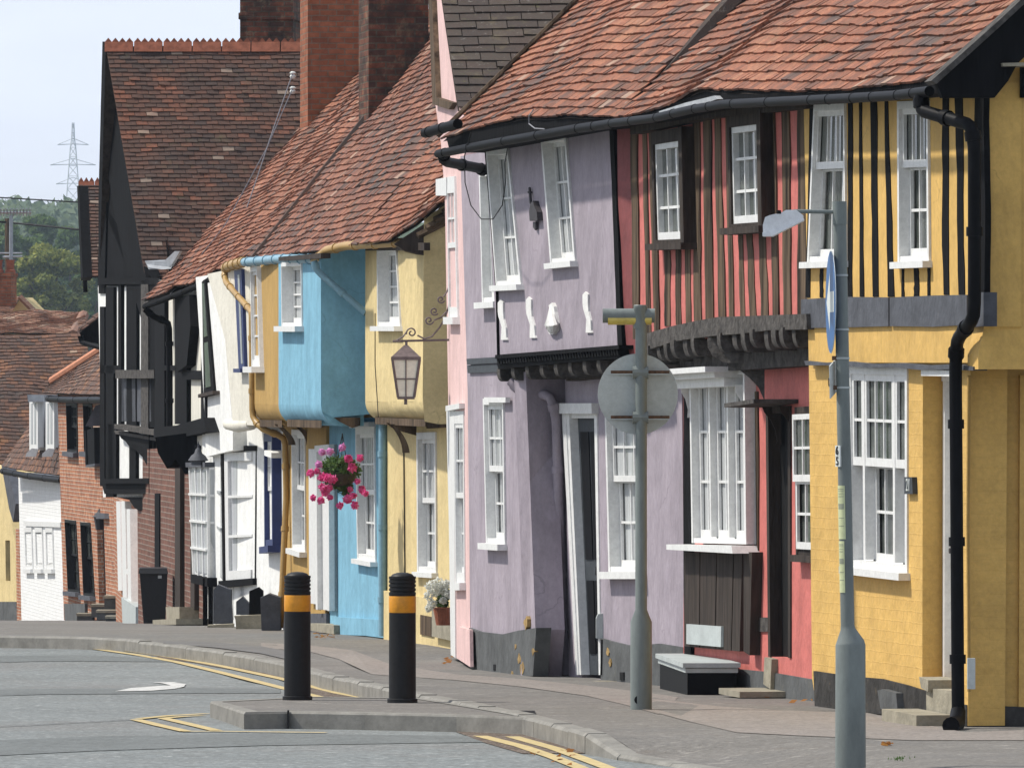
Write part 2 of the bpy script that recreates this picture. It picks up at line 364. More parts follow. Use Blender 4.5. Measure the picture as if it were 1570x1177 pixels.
mat('grey_wood', (.10,.092,.085), .9, .15, .3, 12, .9, 18, .02, stains=[(16,.55,.75,(.035,.032,.03),.8),(5,.6,.75,(.20,.17,.14),.5)])
mat('slate_paint', (.085,.09,.105), .7, .3, .2, 5, .5, 12, .02, stains=[(8,.6,.75,(.16,.16,.17),.5)])
mat('slate_blue', (.045,.052,.06), .6, .35, .15, 8, .3)
mat('black_gloss', (.005,.005,.006), .5, .08, .2, 8, .05, 50, .003)
mat('black_matte', (.006,.006,.006), .8, .2, .3, 10, .2)
mat('plinth_grey', (.115,.12,.12), .85, .2, .2, 3, .5, 14, .015, stains=[(4,.6,.75,(.24,.22,.17),.4),(9,.62,.72,(.04,.04,.04),.5)])
mat('plinth_dark', (.055,.052,.048), .9, .15, .25, 6, .7, 16, .015, stains=[(8,.6,.7,(.25,.18,.08),.3)])
mat('stone', (.33,.30,.23), .9, .2, .15, 6, .6, 30, .012, stains=[(5,.55,.75,(.16,.15,.11),.6)])
mat('kerb_stone', (.25,.24,.215), .9, .2, .15, 5, .35, 60, .004, stains=[(3,.55,.75,(.17,.165,.15),.6)])
mat('peel', (.40,.27,.11), .9, .2, .3, 14, .8, 30, .01, stains=[(20,.55,.65,(.15,.09,.05),.7)])
mat('shell_white', (.76,.75,.72), .6, .3, .06, 10, .1)
mat('iron', (.045,.04,.045), .6, .4, .2, 20, .2)
mat('lantern_iron', (.17,.13,.125), .55, .4, .2, 20, .2)
mat('lantern_glass', (.80,.77,.64), .35, .4, .05, 5, .05)
mat('pole_grey', (.175,.20,.19), .5, .4, .12, 5, .1, 60, .004, streak=.3, stains=[(6,.62,.75,(.09,.075,.06),.5)])
mat('sign_back', (.46,.50,.49), .5, .4, .08, 4, .05, 60, .003, stains=[(5,.6,.75,(.2,.2,.17),.4)])
mat('rust', (.14,.075,.04), .8, .3, .3, 30, .3)
mat('lamp_amber', (.62,.48,.10), .25, .5, .1, 10, 0)
mat('lamp_body', (.74,.75,.77), .45, .4, .08, 6, .05)
mat('sign_blue', (.03,.12,.32), .4, .4, .05, 6, 0)
mat('sign_white', (.62,.65,.62), .5, .3, .05, 6, 0)
mat('notice', (.62,.66,.38), .45, .4, .08, 5, .1)
mat('ink', (.03,.03,.035), .7, .2, .1, 6, 0)
mat('ink_grey', (.30,.32,.24), .7, .2, .1, 6, 0)
mat('bollard_black', (.012,.012,.013), .55, .25, .15, 30, .15, 80, .003)
mat('bollard_orange', (.72,.30,.015), .4, .4, .08, 20, .05)
mat('chimney_brick', (1,1,1), .9, .2, .25, 7, .8, 25, .012, brick={'a':(.40,.14,.07),'b':(.25,.085,.045),'c':(.24,.17,.12),'m':.009,'h':1.0}, stains=[(3,.55,.75,(.12,.05,.035),.5)])
mat('old_brick', (1,1,1), .9, .2, .3, 6, .8, 25, .012, brick={'a':(.24,.085,.05),'b':(.09,.05,.04),'c':(.13,.11,.08),'m':.010,'h':1.0}, stains=[(6,.55,.66,(.30,.22,.13),.5),(2.2,.45,.6,(.035,.028,.025),.75),(9,.6,.7,(.26,.08,.04),.7)])
mat('house_brick', (1,1,1), .9, .2, .3, 4, .8, 25, .012, brick={'a':(.52,.22,.11),'b':(.36,.13,.07),'c':(.56,.46,.36),'m':.010,'h':.9})
mat('shade_brick', (1,1,1), .9, .2, .2, 4, .8, 25, .012, brick={'a':(.22,.10,.07),'b':(.14,.065,.05),'c':(.27,.21,.17),'m':.010,'h':.9}, stains=[(3,.6,.75,(.25,.2,.18),.5)])  # brick colours darkened to stand for the shade below the jetty
mat('white_brick', (.80,.80,.78), .8, .2, .05, 4, .8, 16, .01, brick={'m':.01,'h':1.0})
mat('lead', (.42,.44,.46), .5, .4, .15, 6, .2)
mat('glass', (.06,.07,.06), .08, .4, .5, 3.5, 0, col2=(.16,.17,.16))
mat('glass_net', (.55,.57,.57), .2, .35, .3, 9, 0, col2=(.36,.37,.37), streak=.08)
mat('glass_curtain', (.55,.56,.58), .25, .35, .2, 14, 0, col2=(.36,.37,.39), streak=.04)
mat('terracotta', (.34,.12,.07), .85, .2, .2, 9, .4)
mat('terracotta_new', (.60,.26,.15), .8, .2, .15, 9, .3)
mat('bin_black', (.016,.017,.019), .5, .35, .1, 10, .1)
mat('cable', (.02,.02,.02), .7, .2, .1, 10, 0)
mat('wire_grey', (.25,.25,.27), .6, .3, .1, 10, 0)
mat('alum', (.35,.37,.40), .4, .5, .1, 10, 0, metal=.6)
mat('wicker', (.06,.05,.035), .9, .2, .2, 20, .3)
tile_mat('tile', [(0,(.10,.075,.07)),(.14,(.18,.10,.08)),(.32,(.28,.125,.08)),(.55,(.38,.16,.095)),(.8,(.47,.205,.12)),(1,(.50,.25,.15))])
tile_mat('tile_mid', [(0,(.08,.07,.07)),(.22,(.15,.10,.085)),(.45,(.27,.12,.085)),(.7,(.37,.165,.105)),(1,(.44,.22,.14))])
tile_mat('tile_dark', [(0,(.045,.038,.037)),(.3,(.075,.052,.045)),(.6,(.115,.066,.05)),(.86,(.165,.085,.06)),(1,(.27,.115,.07))], .05, .12, pale=.012)
tile_mat('tile_far', [(0,(.07,.06,.055)),(.35,(.12,.08,.065)),(.7,(.20,.115,.08)),(.93,(.30,.15,.08)),(1,(.36,.2,.1))], .1, .1)
tile_mat('tile_pale', [(0,(.26,.17,.13)),(.4,(.40,.22,.15)),(.75,(.50,.32,.22)),(1,(.58,.48,.38))], .25, .08)
tile_mat('slate', [(0,(.025,.027,.027)),(.5,(.042,.046,.042)),(1,(.07,.075,.065))], .1, .25)
foliage_mat('leaf_dark', (.06,.11,.03), (.15,.22,.06))
foliage_mat('leaf_olive', (.11,.15,.03), (.34,.34,.07))
foliage_mat('leaf_hill', (.10,.15,.08), (.18,.23,.12))
foliage_mat('leaf_basket', (.04,.09,.02), (.12,.20,.06))
foliage_mat('petal_pink', (.75,.06,.28), (.85,.22,.48))
foliage_mat('petal_lilac', (.70,.25,.60), (.80,.42,.70))
foliage_mat('petal_white', (.70,.70,.62), (.85,.85,.80))
mat('pavement', (.195,.184,.168), .95, .15, .08, 1.2, .6, 40, .01, stains=[(.7,.5,.6,(.165,.158,.148),.7),(5,.57,.64,(.32,.30,.27),.6),(7,.6,.67,(.12,.11,.10),.6),(2,.6,.7,(.14,.12,.10),.6)], grain=.35)
mat('buff_patch', (.27,.24,.215), .95, .15, .06, 2, .5, 60, .006, stains=[(5,.52,.62,(.20,.178,.16),.6),(8,.6,.66,(.36,.33,.30),.6),(1,.5,.65,(.22,.2,.18),.7)], grain=.35)
mat('dark_patch', (.16,.155,.15), .95, .15, .08, 2, .5, 60, .006)
mat('asphalt', (.225,.243,.24), .95, .15, .08, .8, .8, 30, .012, stains=[(6,.5,.58,(.17,.18,.175),.6),(1.3,.5,.75,(.20,.205,.195),.6),(9,.58,.63,(.46,.47,.45),.65),(4,.58,.66,(.15,.155,.15),.6),(.25,.5,.62,(.20,.19,.18),.4)], grain=.45)
mat('road_dark', (.17,.183,.18), .95, .15, .08, 2, .6, 30, .01, stains=[(14,.5,.65,(.11,.115,.11),.7),(22,.6,.68,(.34,.34,.33),.6)], grain=.3)
mat('road_tar', (.125,.13,.13), .8, .2, .2, 6, .2)
mat('line_yellow', (.52,.41,.20), .8, .2, .1, 8, .2, 40, .003, stains=[(14,.55,.72,(.30,.27,.2),.8)])
mat('line_white', (.60,.60,.57), .8, .2, .1, 8, .2, 40, .003, stains=[(12,.45,.65,(.27,.27,.26),.8)])
mat('grit', (.20,.16,.13), .95, .1, .2, 6, .9, 40, .015, stains=[(18,.45,.6,(.10,.075,.06),.8),(26,.58,.66,(.42,.38,.33),.8)], grain=.4)
mat('grass', (.06,.09,.03), .95, .1, .2, .02, 0)
mat('pylon', (.62,.66,.70), .7, .2, .1, 5, 0)
foliage_mat('dead_leaf', (.20,.07,.02), (.45,.22,.06))
hz = bpy.data.materials.new('haze'); hz.use_nodes = True; _n = hz.node_tree; _n.nodes.remove(_n.nodes['Principled BSDF'])
_v = _n.nodes.new('ShaderNodeVolumePrincipled'); _v.inputs['Color'].default_value = (.70,.84,1.0,1); _v.inputs['Density'].default_value = .00014; _v.inputs['Anisotropy'].default_value = .2
_n.links.new(_v.outputs[0], _n.nodes['Material Output'].inputs['Volume']); M['haze'] = hz
# =================================================================== near ochre-yellow house
def base(pl, u=None):
    m = (pl.A+pl.B)/2; return Vector((m.x, m.y, gp(m.y)))
PY = PL(1240, 54.6, 1482, 50.0)
IN = -PY.N
yel = thing('house', 'mustard yellow house with black timber studs upstairs and a black corner drainpipe', 'house', base(PY))
wall(yel, PY, [(1232,146),(1509,126),(1509,500),(1497,556),(1240,556)], 'yellow_paint',
     holes=[[(1251,160),(1298,158),(1300,400),(1241,402)], [(1379,156),(1426,154),(1428,400),(1380,402)]], n=.03)
wall(yel, PY, [(1240,550),(1488,550),(1484,1112),(1420,1085),(1250,1070),(1245,1040)], 'yellow_brick',
     holes=[[(1303,560),(1393,562),(1393,878),(1306,868)], [(1415,570),(1461,571),(1463,1062),(1414,1052)]])
# gable end
PG = PL(1484, 50.02, 1720, 50.2)
wall(yel, PG, [(1484,558),(1700,558),(1700,1130),(1484,1112)], 'yellow_brick', name='gable_wall')
PGu = PL(1508, PY.at(1508,HZ,.03).y, 1760, PY.at(1508,HZ,.03).y+.19)
wall(yel, PGu, [(1508,130),(1530,100),(1690,-60),(1740,-60),(1740,566),(1500,566),(1500,545),(1508,505)], 'yellow_paint', name='gable_wall', th=.3)
part(yel, 'pilaster', PG, [(1564,575),(1640,575),(1640,1100),(1562,1085)], 0, .035, 'yellow_brick')
part(yel, 'plinth', PG, [(1482,1080),(1700,1088),(1700,1150),(1482,1125)], -.05, .045, 'plinth_dark')
part(yel, 'plinth', PY, [(1247,1028),(1300,1036),(1350,1040),(1390,1050),(1421,1060),(1421,1100),(1300,1090),(1249,1082)], -.05, .022, 'plinth_dark')
part(yel, 'vent_cover', PY, [(1345,1058),(1352,1056),(1374,1062),(1376,1090),(1350,1086)], 0, .07, 'plinth_grey')
# beam and studs
m = MB(); prism(m, PY, [(1228,459),(1290,455),(1362,456),(1362,500),(1290,502),(1228,503)], -.03, .055)
prism(m, PY, [(1364,456),(1430,453),(1482,452),(1482,498),(1430,501),(1364,500)], -.03, .052); prism(m, PY, [(1484,448),(1508,448),(1508,500),(1484,502)], -.03, .06)
m.build('beam', 'slate_paint', yel)
def stud(root, pl, ct, cb, vt, vb, wt, wb, mat, n0=-.02, n1=.012, seed=0, nm='stud'):
    r = random.Random(seed*7+int(ct)); k = 9; Lp = []; Rp = []
    off = 0
    for i in range(k):
        t = i/(k-1); off = off*.6+r.uniform(-.07,.07)*(wt+wb); c = ct+(cb-ct)*t+off*.6; w = wt+(wb-wt)*t+r.uniform(-.10,.10)*(wt+wb)*.5; v = vt+(vb-vt)*t
        Lp.append((c-w/2, v)); Rp.append((c+w/2, v))
    m = MB(); prism(m, pl, Lp+Rp[::-1], n0, n1); return m.build(nm, mat, root)
for s in [(1244,1238,158,456,5,6),(1303,1303,155,455,7,7),(1319,1321,152,455,4,6),(1338,1343,150,455,10,8),(1358,1366,149,455,5,10),(1384,1384,404,455,3,4),
          (1404,1405,404,455,7,8),(1424,1424,402,455,4,4),(1450,1450,148,452,10,9),(1469,1474,146,452,11,9),(1259,1259,412,456,5,5)]:
    stud(yel, PY, s[0], s[1], s[2], s[3], s[4], s[5], 'black_wood', .0, .036, 3)
stud(yel, PY, 1502, 1502, 140, 500, 14, 14, 'black_wood', .0, .04, 5, 'corner_post')
window(yel, PY, [(1251,160),(1298,158),(1300,400),(1241,402)], rows=(1,2), cols=3, split=.6, rec=.02, fw=.05, n=.03, sill=(.045,.05))
window(yel, PY, [(1379,156),(1426,154),(1428,400),(1380,402)], rows=(1,2), cols=3, split=.6, rec=.02, fw=.05, n=.03, sill=(.045,.05))
window(yel, PY, [(1303,560),(1393,562),(1393,878),(1306,868)], rows=(2,2), split=.51, rec=.012, low=.055, proud=.012, fw=.06, lights=[(0,.24,1),(.24,.76,3),(.76,1,1)], sill=(.05,.07), sash=.045)
part(yel, 'drip_course', PY, [(1233,553),(1262,556),(1300,554),(1340,558),(1380,556),(1420,560),(1460,558),(1492,562),(1492,568),(1455,566),(1410,567),(1370,563),(1330,564),(1290,560),(1235,560)], -.02, .075, 'slate_paint')
# door recess
q = Q(PY, [(1415,570),(1461,571),(1463,1050),(1414,1040)])
m = MB(); q.bar(m, 0,1,0,1,-.24,-.20); d = m.build('door', 'white', yel)
m = MB(); q.bar(m, .04,.10,0,.97,-.19,-.13); q.bar(m, .9,.99,0,.97,-.19,-.13); q.bar(m, 0.04,.99,.97,1.0,-.19,-.12); m.build('door_frame', 'white', d)
m = MB(); q.bar(m, .2,.8,.08,.4,-.2,-.185); q.bar(m, .2,.8,.47,.9,-.2,-.185); m.build('door_panel', 'white', d)
m = MB(); m.tube([q.map(.25,.42,-.2), q.map(.25,.42,-.13)], .018, 8); m.build('door_knob', 'iron', d)
part(yel, 'lintel', PY, [(1412,566),(1461,568),(1461,577),(1412,576)], -.2, .05, 'white')
m = MB(); prism(m, PY, [(1409,1037),(1423,1042),(1423,1060),(1412,1054)], -.14, .06); m.build('doorstep', 'stone', yel)
m = MB(); prism(m, PY, [(1420,1054),(1463,1059),(1463,1102),(1420,1096)], -.1, .03); m.build('doorstep', 'stone', yel)
m = MB(); prism(m, PY, [(1352,1086),(1405,1096),(1405,1117),(1352,1104)], .05, .30); m.build('doorstep', 'stone', yel)
# roof, gutter, bargeboard
PE = PL(1236, 54.68, 1482, 50.0)
E_y = [PE.at(1238,142,.3), PE.at(1290,141,.3), PE.at(1370,134,.3), PE.at(1410,127,.3), PE.at(1440,117,.3)]
roof(yel, E_y, up(E_y, IN, 3.3, 41), 'tile', seed=3, sag=.035)
gutter(yel, [PE.at(1236,154,.36), PE.at(1300,151,.36), PE.at(1370,147,.36), PE.at(1425,140,.36)], .034)
part(yel, 'fascia', PE, [(1236,138),(1370,131),(1440,116),(1440,142),(1370,150),(1236,156)], .0, .29, 'black_wood')
PV = PL(1436, 49.2, 1720, 49.4)
m = MB(); prism(m, PV, [(1436,128),(1530,44),(1640,-58),(1760,-170),(1760,0),(1640,20),(1600,60),(1560,98),(1546,124),(1525,150),(1445,150)], -.05, .03)
m.build('bargeboard', 'black_wood', yel)
m = MB(); prism(m, PV, [(1428,124),(1530,33),(1640,-70),(1760,-182),(1760,-172),(1640,-58),(1530,44),(1436,129)], -.16, .06); m.build('verge', 'grey_wood', yel)
part(yel, 'bracket', PGu, [(1537,97),(1600,95),(1600,101),(1538,102)], .03, .25, 'stone')
part(yel, 'timber', PGu, [(1565,103),(1600,103),(1600,150),(1565,150)], .03, .06, 'black_wood')
pipe(yel, [PE.at(1412,146,.36), PE.at(1413,170,.36), PE.at(1489,192,.16), PE.at(1494,225,.14), PE.at(1494,485,.14), PE.at(1467,522,.14), PE.at(1465,560,.13), PE.at(1469,1100,.12)], .044)
m = MB(); m.tube([PE.at(1469,1090,.12), PE.at(1467,1108,.16), PE.at(1458,1112,.26)], [.05,.055,.058], 12); m.build('pipe_shoe', 'black_gloss', yel, smooth=True)
m = MB(); m.tube([PY.at(1486,575,.03), PY.at(1484,800,.03), PY.at(1486,1060,.03)], .012, 6)
m.build('cable', 'ochre_paint', yel)
m = MB(); m.box(PY.at(1489,1032,.09), (.05,.06,.2)); m.build('cable_box', 'sign_back', yel)
core(yel, PY, 1262, 1470, 4.2, 'yellow_paint', back=5.5, inset=.5)

# house number plaque beside the big window
q = Q(PY, [(1394,731),(1406,731),(1407,757),(1394,757)])
pq = PY.at(1400,744); plaque = thing('number_plaque', 'small slate house number plaque on the yellow wall right of the tall white window', 'number plaque', pq)
m = MB(); q.bar(m, 0,1,0,1,0,.035); m.build('plate', 'slate_blue', plaque)
def text(s, parent, Mx, size, matn, name='lettering', ext=.002):
    cu = bpy.data.curves.new(name, 'FONT'); cu.body = s; cu.size = size; cu.extrude = ext; cu.align_x = 'CENTER'; cu.align_y = 'CENTER'
    o = bpy.data.objects.new(name, cu); C.objects.link(o); bpy.context.view_layer.update()
    me = bpy.data.meshes.new_from_object(o.evaluated_get(bpy.context.evaluated_depsgraph_get())); C.objects.unlink(o); bpy.data.objects.remove(o)
    off = origin(parent) if parent else Vector()
    me.transform(Matrix.Translation(-off)@Mx); me.materials.clear(); me.materials.append(M[matn])
    me.name = name; ob = bpy.data.objects.new(name, me); C.objects.link(ob); ob.parent = parent; return ob
def frame(p, x, n):                  # matrix putting text at p, reading along x, facing n
    x = Vector(x).normalized(); n = Vector(n).normalized(); y = n.cross(x)
    Mx = Matrix((x, y, n)).transposed().to_4x4(); Mx.translation = p; return Mx
text('21', plaque, frame(q.map(.5,.5,.037), PY.t, PY.N), .12, 'sign_white')

# =================================================================== red timber framed house
red = thing('house', 'red half timbered house with a bowed overhanging upper floor and dark door', 'house', base(PL(1045,59.5,1240,54.6)))
PR = PL(966, 60.95, 1238, 54.64)
PRg = PL(1040, 60.5, 1309, 54.64)
wall(red, PR, [(966,205),(1236,148),(1236,505),(1130,515),(1066,520),(990,534),(978,540)], 'red_paint',
     holes=[[(1014,212),(1050,206),(1052,370),(1017,372)], [(1132,178),(1170,175),(1172,350),(1134,352)]])
for s in [(971,976,200,520,8,8,.06),(988,994,198,516,5,5,.04),(998,1007,196,512,7,6,.055),
          (1022,1024,375,500,7,7,.03),(1039,1040,375,498,6,6,.03),(1054,1055,375,496,6,6,.03),
          (1066,1069,185,492,8,8,.05),(1083,1088,182,490,9,10,.05),(1100,1106,180,488,7,8,.045),(1115,1121,178,487,5,6,.04),
          (1135,1138,352,486,5,6,.03),(1148,1154,352,486,7,8,.035),(1168,1172,352,485,8,9,.035),(1183,1189,170,484,6,7,.055),
          (1204,1206,165,483,9,9,.055),(1230,1231,158,482,12,12,.065)]:
    stud(red, PR, s[0], s[1], s[2], s[3], s[4]*1.28, s[5]*1.28, 'old_wood', -.02, s[6]*.22, 9)
def dark_window(quad, sashq):
    # black box frame standing proud of the wall, the white sash near its outer face
    q = Q(PR, quad, .05); m = MB(); a, b = .085/q.W, .05/q.H
    q.bar(m, 0,a*.9,0,1,-.1,.03); q.bar(m, 1-a*1.5,1,0,1,-.1,.06); q.bar(m, a*.9,1-a*1.5,1-b*2,1,-.1,.03); q.bar(m, a*.9,1-a*1.5,0,b*.6,-.1,.03)
    w = m.build('window', 'dark_wood', red)
    q2 = q; x0, x1, y0, y1 = a*.9, 1-a*1.5, b*.6, 1-b*2
    m = MB(); q2.bar(m, x0,x1,y0,y1,-.05,-.035); m.build('pane', 'glass', w)
    m = MB(); s = .04/q.W; t = .045/q.H; n0, n1 = -.035, .012
    q2.bar(m, x0,x0+s,y0,y1,n0,n1); q2.bar(m, x1-s,x1,y0,y1,n0,n1); q2.bar(m, x0+s,x1-s,y0,y0+t*1.3,n0,n1); q2.bar(m, x0+s,x1-s,y1-t,y1,n0,n1)
    for k in (1,2):
        x = x0+(x1-x0)*k/3; q2.bar(m, x-.013/q.W,x+.013/q.W,y0+t,y1-t,n0,n1-.015)
        y = y0+(y1-y0)*k/3; q2.bar(m, x0+s,x1-s,y-.011/q.H,y+.011/q.H,n0,n1-.018)
    m.build('sash', 'white', w)
    m = MB(); q.bar(m, -.05,1.02,-.05/q.H,0,-.05,.09); m.build('sill', 'dark_wood', w)
dark_window([(1003,203),(1056,194),(1060,372),(1008,374)], None)
dark_window([(1120,176),(1177,168),(1180,346),(1124,350)], None)
m = MB(); prism(m, PR, [(988,512),(1030,500),(1066,492),(1100,486),(1160,484),(1236,481),(1237,505),(1180,506),(1130,512),(1100,514),(1066,518),(1030,524),(988,538)], -.1, .085)
m.build('jetty_beam', 'grey_wood', red)
def joist(root, c, w, h, d, mat, pl, n0=-.25):
    # square stub end with a rounded underside, sticking out of the wall
    m = MB(); t = pl.t; prof = []
    for i in range(7):
        a = math.pi/2*i/6; prof.append((math.cos(a)*d*.55+d*.45-d*.45*(i == 6)*0, -h*.25-math.sin(a)*h*.75))
    prof = [(n0, 0), (d, 0), (d, -h*.25)]+prof[1:]+[(n0, -h)]
    a = [c-t*w/2+pl.N*n+Vector((0,0,z)) for n, z in prof]; b = [p+t*w for p in a]; k = len(a)
    m.add(a+b, [tuple(range(k))[::-1], tuple(range(k, 2*k))]+[(i,(i+1)%k,(i+1)%k+k,i+k) for i in range(k)])
    return m.build('joist', mat, root)
for i, (u, v) in enumerate([(997,533),(1010,531),(1022,528),(1036,526),(1050,523),(1063,520),(1078,518),(1122,513),(1139,511),(1156,509),(1172,508),(1188,507),(1203,506),(1218,505),(1231,505)]):
    joist(red, PR.at(u, v-2+1.5*math.sin(i*2.3), 0), .13+.02*math.sin(i*1.7), .145+.02*math.sin(i*3.1), .085+.02*math.sin(i*2.1), 'grey_wood', PR)
m = MB(); prism(m, PRg, [(1040,545),(1150,536),(1236,530),(1310,528),(1310,560),(1236,560),(1150,566),(1045,572)], -.1, .17); m.build('bressummer', 'grey_wood', red)
m = MB()                         # soffit boards under the jetty
a = [PR.at(975,538,-.02), PR.at(1236,504,-.02), PR.at(1236,504,-.4), PR.at(975,538,-.4)]
m.hexa([p+Vector((0,0,.02)) for p in a]+[p+Vector((0,0,.09)) for p in a]); m.build('soffit', 'dark_wood', red)
# dragon beam and its curved brace
m = MB(); prism(m, PL(1082,57.6,1200,57.2), [(1084,520),(1088,513),(1098,512),(1110,522),(1130,530),(1200,530),(1200,556),(1150,557),(1110,556),(1092,545),(1085,532)], -.2, .0); m.build('dragon_beam', 'grey_wood', red)
m = MB(); prism(m, PL(1110,57.8,1200,57.4), [(1112,553),(1140,553),(1165,553),(1186,553),(1184,612),(1171,612),(1163,594),(1150,580),(1135,568),(1116,560)], -.08, .04); m.build('brace', 'grey_wood', red)
wall(red, PRg, [(1048,540),(1310,526),(1310,1090),(1048,1060)], 'red_paint', holes=[[(1066,566),(1149,564),(1151,833),(1068,831)], [(1176,622),(1214,622),(1214,1008),(1180,1006)]])
part(red, 'plinth', PRg, [(1080,1020),(1180,1030),(1250,1042),(1310,1050),(1310,1100),(1080,1060)], 0, .02, 'plinth_grey')
stud(red, PRg, 1054, 1054, 560, 1010, 12, 10, 'black_wood', 0, .03, 2, 'corner_post')
stud(red, PRg, 1158, 1160, 600, 950, 6, 6, 'old_wood', 0, .012, 2)
stud(red, PRg, 1150, 1148, 560, 850, 7, 7, 'dark_wood', 0, .012, 2)
part(red, 'timber', PRg, [(1156,946),(1177,946),(1177,968),(1156,968)], 0, .015, 'grey_wood')
part(red, 'brace', PRg, [(1040,575),(1046,572),(1060,596),(1066,625),(1064,648),(1059,640),(1052,610)], 0, .025, 'grey_wood')
w = window(red, PRg, [(1064,566),(1149,564),(1152,834),(1068,832)], rows=(3,0), rec=.02, fw=.05, proud=.04, n=.05, lights=[(0,.34,2),(.34,.67,2),(.67,1,2)], sill=None, sash=.05, bw=.022, glass='glass_net')
m = MB(); q = Q(PRg, [(1052,834),(1153,836),(1155,848),(1052,842)], .05); q.bar(m, 0,1,0,1,-.1,.16); m.build('sill', 'white', w)
m = MB(); q = Q(PRg, [(1046,568),(1136,562),(1138,592),(1060,596)], .05)
q.bar(m, -.02,1.04,.72,1.0,-.08,.30); q.bar(m, 0,1.02,.45,.72,-.08,.22); q.bar(m, .02,1,.0,.45,-.08,.14); m.build('hood', 'white', w)
for u in (1057, 1141):
    m = MB(); pb = PL(u-10, PRg.at(u,600,.05).y, u+10, PRg.at(u,600,.05).y); x = u
    prism(m, pb, [(x-14,590),(x+4,590),(x+4,640),(x-3,640),(x-2,628),(x-6,612),(x-12,602)], -.05, .02); m.build('hood_bracket', 'white', w)
# boarded panel under the window
q = Q(PRg, [(1062,846),(1152,846),(1148,998),(1062,990)], .0); m = MB()
for i in range(7): q.bar(m, i/7+.004, (i+1)/7-.004, 0, 1, 0, .07+.004*(i % 2))
m.build('boarding', 'dark_wood', red)
m = MB(); q.bar(m, .10,.72,.03,.24,.07,.095); m.build('patch_plate', 'sign_back', red)
part(red, 'trim_board', PRg, [(1140,846),(1153,846),(1149,1004),(1140,998)], .0, .085, 'dark_wood')
# coal-hole box with white lid
bx = thing('cellar_box', 'low black cellar box with a white board lid on the pavement against the red house', 'cellar box', P(1054,1062,57.9))
a, b = solveD(1056), solveD(1048)
LD = [(1003,1013),(1053,1016)]
pb0 = G(1055,1056); pb1 = G(1003,1053); zt = .33
def boxp(z0, z1, gr=0.0):
    pa = G(1054+gr,1056+gr*.3); c = Vector((pa.x, pa.y, 0)); e = Vector((.34,-.0,0)); f = Vector((-.21+gr*-.0,1.0,0))
    pts = [c+Vector((0-gr*.002,-gr*.004,0)), c+e+Vector((0,-gr*.004,0)), c+e+f+Vector((0,gr*.004,0)), c+f+Vector((-gr*.002,gr*.004,0))]
    return [Vector((p.x,p.y,z)) for z in (z0, z1) for p in pts]
g0 = gp(56)
def bxh(z0, z1, g=0.0):
    c = P(1054,1062,57.9); c.z = 0; e = Vector((.37,.02,0)); f = Vector((-.165,2.3,0)); gx = Vector((-g,-g,0))
    return [Vector((p.x,p.y,z)) for z in (z0, z1) for p in (c+gx, c+e+Vector((g,-g,0)), c+e+f, c+f+Vector((-g,g,0)))]
g0 = gp(58)
m = MB(); m.hexa(bxh(g0-.1, g0+.17)); m.build('box_body', 'black_gloss', bx)
m = MB(); m.hexa(bxh(g0+.17, g0+.205, .015)); m.hexa(bxh(g0+.21, g0+.245, .035)); m.build('lid', 'sign_back', bx)
# door with hood
q = Q(PRg, [(1176,622),(1214,622),(1214,1008),(1180,1006)]); m = MB(); q.bar(m, 0,1,0,1,-.16,-.08); d = m.build('door', 'black_matte', red)
m = MB(); q.bar(m, -.0,.1,0,1,-.14,.012); q.bar(m, .9,1.0,0,1,-.14,.012); q.bar(m, .1,.9,.97,1,-.14,.012); m.build('door_frame', 'dark_wood', d)
m = MB(); m.lathe(q.map(.6,.42,-.14), [(.012,0),(.022,.03),(.016,.045)], 10, axis=PRg.N); m.build('door_knob', 'alum', d, smooth=True)
m = MB(); q = Q(PRg, [(1180,618),(1222,612),(1222,620),(1180,626)]); q.bar(m, -.05,1.05,.2,1,-.02,.34); m.build('door_hood', 'grey_wood', red)
for u in (1186, 1212):
    Dp = PRg.at(u,640).y; pb = PL(u-40, Dp, u+40, Dp); m = MB()
    prism(m, pb, [(u-18,622),(u+12,622),(u+12,682),(u+3,682),(u+6,676),(u+3,660),(u-4,644),(u-14,632)], -.06, 0); m.build('hood_bracket', 'dark_wood', red)
m = MB(); prism(m, PRg, [(1172,1007),(1183,1010),(1181,1056),(1170,1048)], -.12, .05); m.build('doorstep', 'stone', red)
m = MB(); prism(m, PRg, [(1102,1054),(1134,1060),(1134,1069),(1102,1063)], .02, .37); m.build('doorstep', 'stone', red)
window(red, PRg, [(1226,624),(1262,622),(1262,852),(1228,850)], rows=(2,2), cols=2, rec=-.06, proud=.04, low=.01, fmat='dark_wood', sill=(.05,.05), n=.0, smat='dark_wood')
E_r = [PR.at(u,v,.3) for u, v in [(944,184),(985,176),(1010,169),(1040,158),(1062,147),(1085,141),(1160,143),(1238,142)]]
roof(red, E_r, up(E_r, -PR.N, 3.3, 41), 'tile', seed=4, sag=.035)
m = MB(); 
gutter(red, [PR.at(930,190,.36), PR.at(1000,182,.36), PR.at(1060,168,.36), PR.at(1110,160,.36), PR.at(1236,154,.36)], .034)
part(red, 'fascia', PR, [(944,179),(1010,165),(1040,154),(1085,138),(1160,140),(1236,139),(1236,157),(1110,163),(1060,171),(1000,185),(944,192)], .0, .29, 'black_wood')
part(red, 'flashing', PR, [(1010,171),(1050,158),(1095,147),(1100,152),(1062,166),(1012,178)], .3, .345, 'lead')
part(red, 'eaves_board', PR, [(966,190),(1080,165),(1236,155),(1236,166),(1080,182),(966,206)], .0, .10, 'dark_wood')
core(red, PRg, 1060, 1300, 4.0, 'red_paint', inset=.5)

